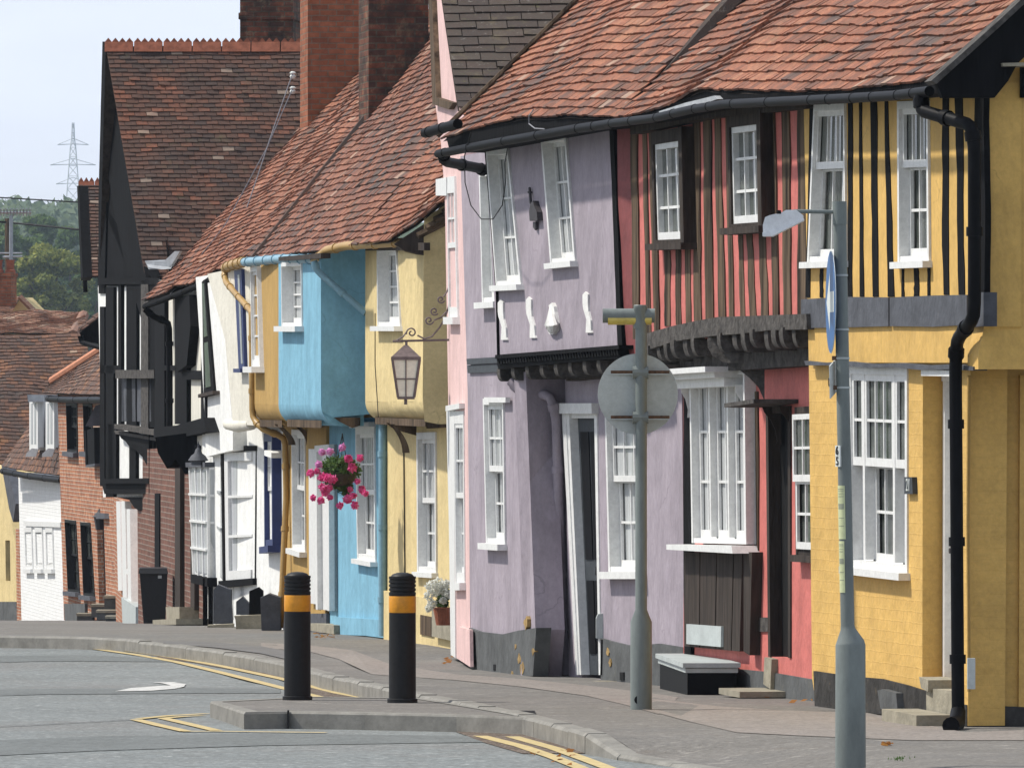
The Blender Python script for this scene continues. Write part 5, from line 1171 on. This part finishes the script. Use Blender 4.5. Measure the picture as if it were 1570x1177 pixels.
bollard(617, 1075, 'right black bollard with an orange band standing on the traffic island')

# =================================================================== sign pole seen from behind
pb = G(983, 1087); D1 = pb.y; s1 = F/D1
sp = thing('sign_pole', 'grey pole carrying the back of a round traffic sign under a small lamp', 'traffic sign', pb)
X1 = lambda u, v, dy=0: P(u, v, D1+dy)
m = MB(); m.lathe(pb, [(16.5/s1,-.02),(16.5/s1,(1087-953)/s1),(9/s1,(1087-934)/s1),(8.8/s1,(1087-470)/s1)], 24); m.build('pole', 'pole_grey', sp, smooth=True)
m = MB(); m.lathe(X1(981.5,475), [(9.6/s1,-.13),(9.6/s1,0),(9.9/s1,.002),(9.9/s1,.03),(9/s1,.035)], 20); m.build('collar', 'pole_grey', sp, smooth=True)
m = MB(); c = X1(978,604,.07); m.lathe(c, [(62/s1,-.002),(62/s1,.002)], 56, axis=(.12,-1,0)); dsk = m.build('sign_disc', 'sign_back', sp)
for v in (571, 640):
    m = MB(); m.box(X1(978,v,.055), (97/s1,.02,.028)); ch_ = m.build('channel', 'rust', sp); m = MB(); m.box(X1(978,v+2.5,.043), (97/s1,.006,.008)); m.build('slot', 'sign_back', ch_)
    m = MB(); m.tube([X1(970,v,-.0), X1(994,v,-.0)], .045, 12); m.build('clamp', 'pole_grey', ch_)
lm = MB(); lm.tube([X1(924,484,.02), X1(1004,484,.02)], 11/s1, 16); lam = lm.build('lamp_housing', 'pole_grey', sp, smooth=True)
m = MB(); m.tube([X1(932,491,-.0), X1(999,491,-.0)], 7/s1, 12); m.build('lamp_tube', 'lamp_amber', lam, smooth=True)
m = MB(); m.lathe(pb+Vector((-.02,-.065,.07)), [(.03,-.01),(.03,.004)], 10, axis=(0,-1,0)); m.build('hole_cap', 'black_matte', sp)

# =================================================================== lamp post with one way sign
pt = G(1304, 1171); D2 = pt.y; s2 = F/D2
lp = thing('street_lamp', 'leaning grey lamp post with short arm and notices in front of the yellow house', 'street lamp', pt)
X2 = lambda u, v, dy=0: P(u, v, D2+dy)
m = MB(); m.tube([X2(1304,1176), X2(1304,988), X2(1303,984), X2(1300,964), X2(1299.5,958), X2(1287,310)], [23.5/s2,23/s2,22/s2,11.5/s2,10.6/s2,10/s2], 24); m.build('pole', 'pole_grey', lp, smooth=True)
m = MB(); m.tube([X2(1287.5,344), X2(1286.8,309)], 11/s2, 20); m.build('collar', 'pole_grey', lp, smooth=True)
m = MB(); m.tube([X2(1282,325,-.0), X2(1222,324,-.05), X2(1210,325,-.05)], 3.2/s2, 10); m.build('arm', 'pole_grey', lp, smooth=True)
pl2 = PL(1160, D2-.10, 1240, D2-.12); m = MB()
q_ = [(1169,358),(1169,346),(1172,334),(1180,329),(1200,325),(1205,321),(1221,321),(1228,325),(1229,334),(1183,358)]
prism(m, pl2, [(1170,357),(1169.5,345),(1173,333),(1180,330),(1200,325),(1205,322),(1221,322),(1231,330),(1231,336),(1184,357)], -.16, 0); h_ = m.build('lamp_head', 'lamp_body', lp)
m = MB(); prism(m, pl2, [(1169,356),(1184,356),(1232,335),(1232,338),(1184,362),(1169,362)], -.165, .006); m.build('lamp_lens', 'lamp_body', h_)
m = MB(); m.lathe(P(1194,328,D2-.18), [(.014,0),(.014,.02),(.004,.022)], 10); m.build('photocell', 'black_matte', h_)
for v in (422, 505, 549, 594):
    m = MB(); uc = 1299.5-12.5*(958-v)/648; m.tube([X2(uc,v-1.5), X2(uc,v+1.5)], 11/s2, 20); m.build('strap', 'sign_back', lp, smooth=True)
    m = MB(); m.box(X2(uc-12,v), (.03,.04,.025)); m.build('clamp', 'rust', lp)
for (u0, u1, v0, v1, cu) in ((1289,1307,744,826,0),(1289,1305,829,908,1)):
    # laminated notices wrapped round the left-front of the pole
    m = MB(); n = 8; pts = []
    for (v, sh) in ((v0, 0), (v1, -2 if cu else 1)):
        uc = 1299.5-12.5*(958-v)/648; c = X2(uc, v)
        for i in range(n+1):
            a = math.radians(188+(78 if not cu else 66)*i/n*1.0); r = 11.2/s2
            pts.append(c+Vector((math.cos(a)*r, math.sin(a)*r, 0)))
    m.add(pts, [(i,i+1,n+2+i,n+1+i) for i in range(n)]); no = m.build('notice', 'notice', lp, smooth=True)
    for (f0, f1) in ((.06,.075),(.1,.108),(.15,.158),(.2,.21),(.34,.44),(.6,.61),(.75,.76)):
        m = MB(); pts = []
        for f in (f0, f1):
            v = v0+(v1-v0)*f; uc = 1299.5-12.5*(958-v)/648; c = X2(uc, v)
            for i in range(n+1):
                a = math.radians(200+(56 if not cu else 46)*i/n); r = 11.4/s2; pts.append(c+Vector((math.cos(a)*r, math.sin(a)*r, 0)))
        m.add(pts, [(i,i+1,n+2+i,n+1+i) for i in range(n)]); m.build('printed_line', 'ink_grey', no)
for (s, v) in (('6', 691), ('5', 707)):
    uc = 1299.5-12.5*(958-v)/648; c = X2(uc, v); a = math.radians(205); r = 11.0/s2; nrm = Vector((math.cos(a), math.sin(a), 0)); tx = Vector((-math.sin(a), math.cos(a), 0))
    m = MB(); pc = c+nrm*(r+.003); h = 8.2/s2; w = .028
    m.hexa([pc-tx*w+nrm*-.01+Vector((0,0,-h)), pc+tx*w+nrm*-.01+Vector((0,0,-h)), pc+tx*w+nrm*-.01+Vector((0,0,h)), pc-tx*w+nrm*-.01+Vector((0,0,h)), pc-tx*w+Vector((0,0,-h)), pc+tx*w+Vector((0,0,-h)), pc+tx*w+Vector((0,0,h)), pc-tx*w+Vector((0,0,h))])
    st = m.build('number_label', 'sign_white', lp); text(s, st, frame(pc+nrm*.003, tx, nrm), .07, 'ink')
# blue direction sign, edge on
sg = thing('road_sign', 'round blue sign with white arrow, nearly edge on, fixed to the lamp post', 'traffic sign', X2(1274,455))
c = X2(1274,463,-.02); ax = Vector((-1,-.055,0)).normalized(); tx = Vector((.055,-1,0)).normalized()*1.0
tl = Vector((.015,0,.0))
m = MB(); m.lathe(c, [(77.5/s2,-.003),(77.5/s2,.003)], 48, axis=ax); m.build('disc', 'sign_blue', sg)
def onsg(x, y): return c+tx*x+Vector((0,0,y))+ax*.0045
m = MB(); m.add([onsg(.22,-.06), onsg(-.02,-.06), onsg(-.02,-.17), onsg(-.22,0), onsg(-.02,.17), onsg(-.02,.06), onsg(.22,.06)], [(0,1,2,3,4,5,6)]); m.build('arrow', 'sign_white', sg)
m = MB(); m.lathe(c, [(78.5/s2,-.002),(79/s2,0),(78.5/s2,.002)], 48, axis=ax); m.build('rim', 'sign_back', sg)
ow = thing('road_sign', 'small white plate reading One way under the blue sign on the lamp post', 'traffic sign', X2(1278,578))
pa = [X2(1271,561,-.09), X2(1284.5,546,.14), X2(1285,596,.14), X2(1272,611,-.09)]
pl_n = (pa[3]-pa[0]).cross(pa[1]-pa[0]).normalized()
if pl_n.x > 0: pl_n = -pl_n
m = MB(); m.hexa([p-pl_n*.006 for p in pa]+pa); m.build('plate', 'sign_white', ow)
cx = sum(pa, Vector())/4; tdir = ((pa[2]+pa[1])/2-(pa[0]+pa[3])/2).normalized()
tdir = -tdir if tdir.dot(Vector((0,1,0))) > 0 and pl_n.x < 0 and False else tdir
Mx = Matrix((tdir, pl_n.cross(tdir), pl_n)).transposed().to_4x4(); 
Mx.translation = cx+pl_n*.003; text('One way', ow, Mx, .075, 'ink')

# =================================================================== hanging lantern on scroll bracket
DL = 71.4; sL = F/DL; XL = lambda u, v, dy=0: P(u, v, DL+dy)
hl = thing('hanging_lantern', 'iron street lantern hanging from a scrolled bracket before the pale yellow house', 'lantern', XL(623,570))
m = MB(); m.tube([XL(690,434), XL(690,521)], .012, 6); m.tube([XL(690,521), XL(602,523)], .012, 6)
def scroll(cu, cv, r, a0, turns, tail=None, sgn=1):
    pts = []
    n = 26
    for i in range(n+1):
        t = i/n; a = a0+sgn*turns*2*math.pi*t; rr_ = r*(1-.78*t); pts.append(XL(cu+rr_*math.cos(a), cv+rr_*math.sin(a)))
    return pts
m.tube([XL(648,520), XL(662,516), XL(674,502), XL(682,488), XL(688,470), XL(689,460)], .009, 6)
for (cu, cv, r, a0, tn, sg_) in ((631,510,8,math.pi*.9,1.3,1),(658,491,7,0.2,1.3,1),(666,477,6.5,0.6,1.3,1),(676,459,6,0.3,1.3,1)): m.tube(scroll(cu,cv,r,a0,tn,None,sg_), .008, 5, caps=False)
m.tube([XL(606,523), XL(618,516), XL(624,508)], .008, 5); m.tube([XL(665,491), XL(676,487), XL(684,478)], .008, 5); m.tube([XL(680,455), XL(686,446), XL(689,438)], .008, 5); m.tube([XL(640,514), XL(652,520)], .008, 5)
m.build('bracket', 'lantern_iron', hl, smooth=True)
m = MB(); m.tube([XL(623,523), XL(623,530)], .012, 6); c = XL(622.5,548)
def sq(m, c, w0, z0, w1, z1, mi=0):
    A = [c+Vector((x*w0,y*w0,z0)) for x, y in ((-1,-1),(1,-1),(1,1),(-1,1))]; B = [c+Vector((x*w1,y*w1,z1)) for x, y in ((-1,-1),(1,-1),(1,1),(-1,1))]; m.hexa(A+B, mi)
wt, wb = 22/sL, 13/sL; z = lambda v: (548-v)/sL
sq(m, c, wt*1.03, z(552), wt*1.03, z(547)); sq(m, c, wt, z(547), 3/sL, z(529)); m.build('lantern_roof', 'lantern_iron', hl)
m = MB(); sq(m, c, wb*.9, z(609), wt*.9, z(552)); m.build('lantern_glass', 'lantern_glass', hl)
m = MB()
for x, y in ((-1,-1),(1,-1),(1,1),(-1,1)): m.tube([c+Vector((x*wt*.95,y*wt*.95,z(551))), c+Vector((x*wb*.95,y*wb*.95,z(609)))], .013, 5)
m.tube([c+Vector((0,-wt*.96,z(551))), c+Vector((0,-wb*.97,z(609)))], .006, 5); wm = (wt+wb)/2; 
for a_, b_ in (((-1,-1),(1,-1)),((-1,-1),(-1,1))): m.tube([c+Vector((a_[0]*wm*.97,a_[1]*wm*.97,z(581))), c+Vector((b_[0]*wm*.97,b_[1]*wm*.97,z(581)))], .006, 5)
sq(m, c, wb*1.0, z(612), wb*1.02, z(608)); m.tube([XL(622,611), XL(622,620)], .015, 6); m.build('lantern_frame', 'lantern_iron', hl)

# =================================================================== foliage
def leaf_quads(m, c, n, rad, size, rr, squash=(1,1,1), shell=.55):
    for _ in range(n):
        d = Vector((rr.gauss(0,1), rr.gauss(0,1), rr.gauss(0,1))).normalized(); r = rad*(shell+(1-shell)*rr.random()**.6)
        p = c+Vector((d.x*squash[0], d.y*squash[1], d.z*squash[2]))*r
        a = Vector((rr.gauss(0,1), rr.gauss(0,1), rr.gauss(0,1))).normalized(); b = a.cross(d+Vector((.01,.02,.03))).normalized(); s = size*rr.uniform(.6,1.3)
        m.add([p-a*s, p+b*s*.55, p+a*s, p-b*s*.55], [(0,1,2,3)], 0, rr.random())
# hanging basket
DB = 78.2; XB = lambda u, v, dy=0: P(u, v, DB+dy); sB = F/DB
hb = thing('hanging_basket', 'hanging basket of pink geraniums in front of the blue house', 'hanging basket', XB(520,735))
rr = random.Random(5); m = MB()
m.tube([XB(525,664), XB(516,712)], .004, 4); m.tube([XB(525,664), XB(532,712)], .004, 4); m.tube([XB(525,664), XB(524,700,.1)], .004, 4); m.build('chain', 'cable', hb)
m = MB(); m.lathe(XB(522,750), [(.02,0),(.12,.05),(.16,.13),(.165,.16)], 14); m.build('basket', 'wicker', hb)
m = MB()
for (u, v, r, n) in ((522,722,26,1100),(508,715,16,400),(538,720,16,400),(528,745,14,200),(518,742,12,120),(534,762,7,50),(500,735,9,60)): leaf_quads(m, XB(u,v,rr.uniform(-.05,.05)), n, r/sB, .026, rr, shell=.2)
m.build('foliage', 'leaf_basket', hb, tint=True)
blooms = [(494,693,5,1),(506,692,5,1),(489,712,5,1),(525,686,5,1),(534,703,6,0),(552,702,5,0),(540,717,7,0),(476,725,6,0),(493,731,7,0),(503,733,7,0),(511,735,6,0),(495,747,6,0),(499,755,6,0),(480,763,4,0),(492,767,5,0),(506,762,4,0),(555,750,6,0),(533,765,7,0),(544,774,6,0),(521,775,5,0),(541,760,5,0),(486,722,4,0),(560,756,4,0),(548,738,4,0),(505,748,5,0),(537,750,4,0)]
for (u, v, r, k_) in blooms:
    m = MB(); leaf_quads(m, XB(u,v,-.14+rr.uniform(-.08,.05)), 120, r/sB*1.05, .02, rr, shell=.3); m.build('flower_head', 'petal_lilac' if k_ else 'petal_pink', hb, tint=True)
# white hydrangea in pot on the pale house step
DH = 73.0; XH = lambda u, v, dy=0: P(u, v, DH+dy); sH = F/DH
hy = thing('potted_flowers', 'bush of white flowers by the doorstep of the pale yellow house', 'plant', XH(675,960)); m = MB()
for (u, v, r, n) in ((678,925,10,200),(682,912,10,150),(674,905,14,150)): leaf_quads(m, XH(u,v,.1), n, r/sH, .03, rr, shell=.2)
m.build('foliage', 'leaf_basket', hy, tint=True)
m = MB(); m.lathe(XH(680,958,.05), [(.07,0),(.10,.16),(.11,.17)], 14); m.build('pot', 'terracotta', hy)
for (u, v, r) in ((660,898,9),(672,893,9),(684,896,8),(658,912,8),(668,906,8),(662,925,8),(658,932,6),(680,905,7),(679,920,6),(686,910,6)):
    m = MB(); leaf_quads(m, XH(u,v,-.1+rr.uniform(-.05,.05)), 130, r/sH, .016, rr, shell=.5); m.build('flower_head', 'petal_white', hy, tint=True)

# wheelie bin
DW = 103.0; bn = thing('wheelie_bin', 'black wheelie bin standing under the timber overhang against brick', 'bin', P(235,966,DW)); sW = F/DW; m = MB()
a = [P(219,966,DW),P(252,966,DW)]; 
m.hexa([P(221,966,DW),P(253,966,DW),P(253,966,DW+.5),P(221,966,DW+.5),P(214,878,DW-.05),P(257,878,DW-.05),P(257,878,DW+.6),P(214,878,DW+.6)]); m.build('bin_body', 'bin_black', bn)
m = MB(); m.hexa([P(212,879,DW-.09),P(258,879,DW-.09),P(258,879,DW+.65),P(212,879,DW+.65),P(214,871,DW-.05),P(256,871,DW-.05),P(256,869,DW+.6),P(214,869,DW+.6)]); m.build('lid', 'bin_black', bn)
for u in (224, 250):
    m = MB(); m.tube([P(u,960,DW+.45), P(u+3,960,DW+.45)], .09, 14); m.build('wheel', 'black_matte', bn)
m = MB(); m.box(P(245,884,DW-.06), (.05,.01,.04)); m.build('label', 'sign_back', bn)

# =================================================================== aerials, wires, pylon
ae = thing('tv_aerial', 'television aerial with many rods on a mast above the pale lichened roof', 'aerial', P(13,470,193)); Da = 192.5
m = MB(); m.tube([P(17,478,Da), P(17,330,Da)], .05, 6); m.build('mast', 'alum', ae)
m = MB(); m.tube([P(-6,326,Da), P(48,326,Da)], .03, 5); [m.tube([P(u,320,Da-.2), P(u,331,Da+.2)], .018, 4) for u in range(-4, 48, 5)]; m.build('rods', 'alum', ae)
m = MB(); m.tube([P(4,394,Da), P(34,393,Da)], .03, 5); m.tube([P(10,424,Da), P(22,424,Da)], .03, 5); m.box(P(17,405,Da), (.12,.12,.2)); m.tube([P(0,388,Da), P(34,388,Da+.3)], .02, 4); m.build('dipole', 'lead', ae)
tp = thing('wooden_pole', 'thin dark utility pole rising behind the roofs at left', 'pole', P(12,700,230)); m = MB(); m.tube([P(12,700,230), P(12,335,230)], .09, 8); m.build('pole_shaft', 'old_wood', tp)
wr = thing('overhead_wire', 'two thin dark wires crossing in front of the trees at left', 'wire', P(60,320,225)); m = MB()
m.tube([P(-200,290,225), P(0,303,225), P(170,313,225)], .02, 4); m.tube([P(-200,325,225), P(12,341,230), P(170,357,225)], .03, 4); m.build('strand', 'cable', wr)
for (lb, px) in (('upper pale wire running down across the dark gable roof', [(449,112),(420,200),(385,310),(352,395)]), ('lower pale wire running down across the dark gable roof', [(449,135),(420,190),(370,300),(300,440),(258,455)])):
    o = tag(MBw([P(u,v,Dd) for (u,v), Dd in zip(px, (102.6,102,101.4,100.8,100.4))], .009, 'wire_grey'), lb, 'wire') if False else None
def wire(lb, pts, r=.008, mt='wire_grey'):
    m = MB(); m.tube(pts, r, 4); o = m.build('overhead_wire', mt); return tag(o, lb, 'wire')
wire('pale wire running down across the dark gable roof, the one ending higher', [P(449,112,102.7), P(420,195,101.9), P(385,300,101), P(352,395,100.4)])
wire('pale wire running down across the dark gable roof to the black house corner', [P(449,135,102.7), P(410,225,101.9), P(345,345,101), P(258,455,101)])
ins = thing('insulator', 'pair of white insulators on the red chimney side', 'insulator', P(449,118,102.8))
for v in (116, 139):
    m = MB(); m.lathe(P(449,v+5,102.8), [(.03,0),(.045,.03),(.03,.05),(.045,.08),(.02,.1)], 8); m.build('insulator_cup', 'sign_white', ins, smooth=True)
Dp_ = 1750; py = thing('pylon', 'electricity pylon standing on the hill behind the trees', 'pylon', P(112,420,Dp_)); m = MB()
def pw(v): return 1.3+(v-188)*.075 if v > 215 else 1.3+(v-188)*.035
vs_ = [188,200,213,226,240,254,270,290,312,336,364,400]
for sx in (-1, 1):
    for sy in (-.5, .5): m.tube([P(112+sx*pw(v),v,Dp_+sy*pw(v)*.3) for v in vs_], .12, 4)
for a_, b_ in zip(vs_, vs_[1:]):
    m.tube([P(112-pw(a_),a_,Dp_), P(112+pw(b_),b_,Dp_)], .07, 4); m.tube([P(112+pw(a_),a_,Dp_), P(112-pw(b_),b_,Dp_)], .07, 4); m.tube([P(112-pw(b_),b_,Dp_), P(112+pw(b_),b_,Dp_)], .06, 4)
m.build('tower', 'pylon', py)
for v, w_ in ((221,24),(252,35),(281,26)):
    m = MB(); m.tube([P(112-w_,v+1,Dp_), P(112,v,Dp_), P(112+w_,v+1,Dp_)], .09, 4); m.tube([P(112-w_,v+1,Dp_), P(112,v-9,Dp_), P(112+w_,v+1,Dp_)], .08, 4); m.build('cross_arm', 'pylon', py)

# =================================================================== land, hill, trees
def hz_(x, y):
    z = -5
    if y > 230: z = -5+min(1,(y-230)/400)*4
    if y > 700:
        t = min(1,(y-700)/750); t = t*t*(3-2*t); z += t*(39+2.5*math.sin(x*.012)+2*math.sin(x*.033+1))
    return z
m = MB(); xs = [-2500,-1200,-700]+[-500+i*20 for i in range(51)]+[700,1200,2500]; ys = [-1500,-400,-100,0,60,120,180,230]+[260+i*30 for i in range(20)]+[860+i*25 for i in range(40)]+[2000,2400,3200]
m.add([Vector((x,y,(hz_(x,y) if y > 200 else min(gp(y)-1.0,-1.2 if y<0 else gp(y)-1.0)))) for y in ys for x in xs], [(j*len(xs)+i, j*len(xs)+i+1, (j+1)*len(xs)+i+1, (j+1)*len(xs)+i) for j in range(len(ys)-1) for i in range(len(xs)-1)])
m.build('ground', 'grass', None, kind='structure', smooth=True)
rr = random.Random(9); m = MB()
for _ in range(620):
    y = rr.uniform(1230, 1480); u = rr.uniform(-260, 420); x = (u-CU)*y/F; z = hz_(x, y); r = rr.uniform(3.0, 6.0)
    leaf_quads(m, Vector((x, y, z+r*.7)), 60, r, 1.15, rr, squash=(1,1,.85), shell=.75)
w_ = m.build('hillside_wood', 'leaf_hill', None, kind='stuff', tint=True); w_['label'] = 'distant wooded hilltop fading to blue below the sky'; w_['category'] = 'woodland'
def tree(u, vtop, vbase, wpx, D, matn, label, clumps, seed, name='tree', leaf=.35, per=260):
    rr = random.Random(seed); b = P(u, vbase, D); s = F/D; H = (vbase-vtop)/s; Wd = wpx/s
    t = thing(name, label, 'tree', b, 'trees beyond the far roofs'); m = MB()
    tr = [b+Vector((rr.uniform(-.1,.1)*i, 0, H*.62*i/5)) for i in range(6)]; m.tube(tr, [Wd*.055*(1-.13*i) for i in range(6)], 10)
    for i in range(9):
        a = rr.uniform(0, 6.28); z0 = H*rr.uniform(.25,.6); p = b+Vector((0,0,z0)); e = p+Vector((math.cos(a)*Wd*.35, math.sin(a)*Wd*.35, H*.22)); m.tube([p, p.lerp(e,.5)+Vector((0,0,.3)), e], [Wd*.025, Wd*.016, Wd*.007], 6)
    m.build('trunk', 'old_wood', t, smooth=True)
    m = MB()
    for i in range(clumps):
        a = rr.uniform(0,6.28); zz = rr.random()**.8; rad = Wd*.5*math.sqrt(max(0,1-(abs(zz-.42)/.62)**2))*rr.uniform(.25,1)
        c = b+Vector((math.cos(a)*rad, math.sin(a)*rad, H*(.2+.74*zz))); leaf_quads(m, c, per, Wd*rr.uniform(.07,.14), leaf, rr, squash=(1,1,.75), shell=.45)
    m.build('crown', matn, t, tint=True); return t
tree(78, 368, 640, 150, 640, 'leaf_olive', 'olive green tree with a rounded crown nearest the roofs at left', 85, 1, leaf=.26)
tree(10, 330, 640, 150, 760, 'leaf_dark', 'dark green tree at the left edge behind the utility pole', 70, 2, leaf=.34)
tree(60, 318, 640, 120, 820, 'leaf_dark', 'tallest dark green tree rising behind the olive tree', 70, 3, leaf=.34)
tree(112, 340, 640, 110, 800, 'leaf_dark', 'dark green tree right of the olive tree beside the black gable', 60, 4, leaf=.34)
tree(140, 380, 640, 110, 700, 'leaf_dark', 'dark green tree half hidden by the black timber house', 55, 6, leaf=.3)
tree(-60, 350, 640, 150, 700, 'leaf_olive', 'olive tree mostly outside the left edge', 50, 7, leaf=.3)
# fallen leaves
rr = random.Random(77)
def litter(name, label, spots, n=1):
    m = MB()
    for (u, v, su, sv, cnt, dz) in spots:
        for _ in range(cnt):
            p = G(u+rr.gauss(0,su), v+rr.gauss(0,sv), dz+.012); a = rr.uniform(0,6.28); s = rr.uniform(.012,.04); x = Vector((math.cos(a),math.sin(a),rr.uniform(-.2,.6)))*s; y = Vector((-math.sin(a),math.cos(a),rr.uniform(0,.6)))*s*.6
            m.add([p-x, p-y, p+x, p+y], [(0,1,2,3)], 0, rr.random())
    o = m.build(name, 'dead_leaf', None, kind='stuff', tint=True); o['label'] = label; o['category'] = 'leaf litter'
litter('fallen_leaves', 'brown fallen leaves scattered by the kerbs and doorsteps', [(1180,1064,18,2,70,0),(500,974,12,2,30,0),(780,1112,14,3,40,RZ),(840,1118,14,3,30,RZ),(905,1135,8,5,12,RZ),(1361,1139,4,1.2,12,0),(108,985,6,1,8,RZ),(136,986,4,1,8,RZ),(690,1010,6,4,14,0),(860,1160,30,8,20,RZ),(1250,1070,20,2,20,0),(300,995,60,4,20,RZ)])
m = MB()
for _ in range(45):
    p = G(rr.gauss(1382,8), rr.gauss(1163,1.5)); a = rr.uniform(0,6.28); s = rr.uniform(.006,.016); m.add([p, p+Vector((math.cos(a)*.008,math.sin(a)*.008,0)), p+Vector((math.cos(a)*s*.6,math.sin(a)*s*.6,s*1.6))], [(0,1,2)], 0, rr.random())
o = m.build('weeds', 'leaf_basket', None, kind='stuff', tint=True); o['label'] = 'small green weeds growing in the pavement right of the lamp post'; o['category'] = 'weeds'

# =================================================================== haze
HZD = .00013
if HZD:
    m = MB(); a = [Vector((-900,-20,-9)), Vector((700,-20,-9)), Vector((700,1900,-9)), Vector((-900,1900,-9))]; m.hexa(a+[Vector((p.x,p.y,75)) for p in a])
    o = m.build('haze', 'haze', None, kind='stuff'); o['label'] = 'thin summer haze over the valley'; o['category'] = 'haze'

# =================================================================== camera, light, sky
cam = bpy.data.cameras.new('camera'); co = bpy.data.objects.new('camera', cam); C.objects.link(co)
cam.sensor_width = 36; cam.sensor_fit = 'HORIZONTAL'; cam.lens = 36*F/1570; cam.shift_y = (HZ-588.5)/1570; cam.clip_start = .5; cam.clip_end = 6000
co.location = (0, 0, EYE); co.rotation_euler = (math.radians(90), 0, 0); bpy.context.scene.camera = co
EL, AZ = math.radians(52), math.radians(14)          # sun: on the left, a little beyond
sd = Vector((-math.cos(EL)*math.cos(AZ), math.cos(EL)*math.sin(AZ), math.sin(EL)))
su = bpy.data.lights.new('sun', 'SUN'); su.energy = 4.5; su.angle = math.radians(2.5); su.color = (1,.95,.86)
so = bpy.data.objects.new('sun', su); C.objects.link(so); so.rotation_euler = sd.to_track_quat('Z', 'Y').to_euler()
w = bpy.data.worlds.new('World'); bpy.context.scene.world = w; w.use_nodes = True; nt = w.node_tree; N = nt.nodes; L = nt.links
bg = N['Background']; sk = N.new('ShaderNodeTexSky'); sk.sky_type = 'NISHITA'; sk.sun_disc = False; sk.sun_elevation = EL
sk.sun_rotation = math.atan2(sd.x, sd.y); sk.air_density = 1; sk.dust_density = 1.5
tc = N.new('ShaderNodeTexCoord'); mp = N.new('ShaderNodeMapping'); mp.inputs['Scale'].default_value = (9, 9, 34); L.new(tc.outputs['Generated'], mp.inputs[0])
nz = N.new('ShaderNodeTexNoise'); nz.inputs['Scale'].default_value = 1.0; nz.inputs['Detail'].default_value = 7; nz.inputs['Roughness'].default_value = .5; L.new(mp.outputs[0], nz.inputs['Vector'])
mr = N.new('ShaderNodeMapRange'); mr.inputs[1].default_value = .30; mr.inputs[2].default_value = .68; mr.inputs[3].default_value = .62; mr.inputs[4].default_value = 1.0; L.new(nz.outputs[0], mr.inputs[0])
mx = N.new('ShaderNodeMix'); mx.data_type = 'RGBA'; mx.inputs[7].default_value = (8.3,8.9,10.3,1); gm_ = N.new('ShaderNodeVectorMath'); gm_.operation = 'DOT_PRODUCT'; gm_.inputs[1].default_value = (-.55,.83,.1); nn = N.new('ShaderNodeVectorMath'); nn.operation = 'NORMALIZE'; L.new(tc.outputs['Generated'], nn.inputs[0]); L.new(nn.outputs[0], gm_.inputs[0])
g2_ = N.new('ShaderNodeMapRange'); g2_.interpolation_type = 'SMOOTHSTEP'; g2_.inputs[1].default_value = -.1; g2_.inputs[2].default_value = .75; g2_.inputs[3].default_value = .7; g2_.inputs[4].default_value = 1.0; L.new(gm_.outputs['Value'], g2_.inputs[0])
g3_ = N.new('ShaderNodeMath'); g3_.operation = 'MULTIPLY'; L.new(mr.outputs[0], g3_.inputs[0]); L.new(g2_.outputs[0], g3_.inputs[1]); L.new(g3_.outputs[0], mx.inputs[0]); L.new(sk.outputs[0], mx.inputs[6]); L.new(mx.outputs[2], bg.inputs[0])
bg.inputs[1].default_value = .112
sc = bpy.context.scene; sc.view_settings.view_transform = 'Standard'; sc.view_settings.look = 'None'; sc.view_settings.exposure = .04; sc.view_settings.gamma = 1
sc.render.engine = 'CYCLES'
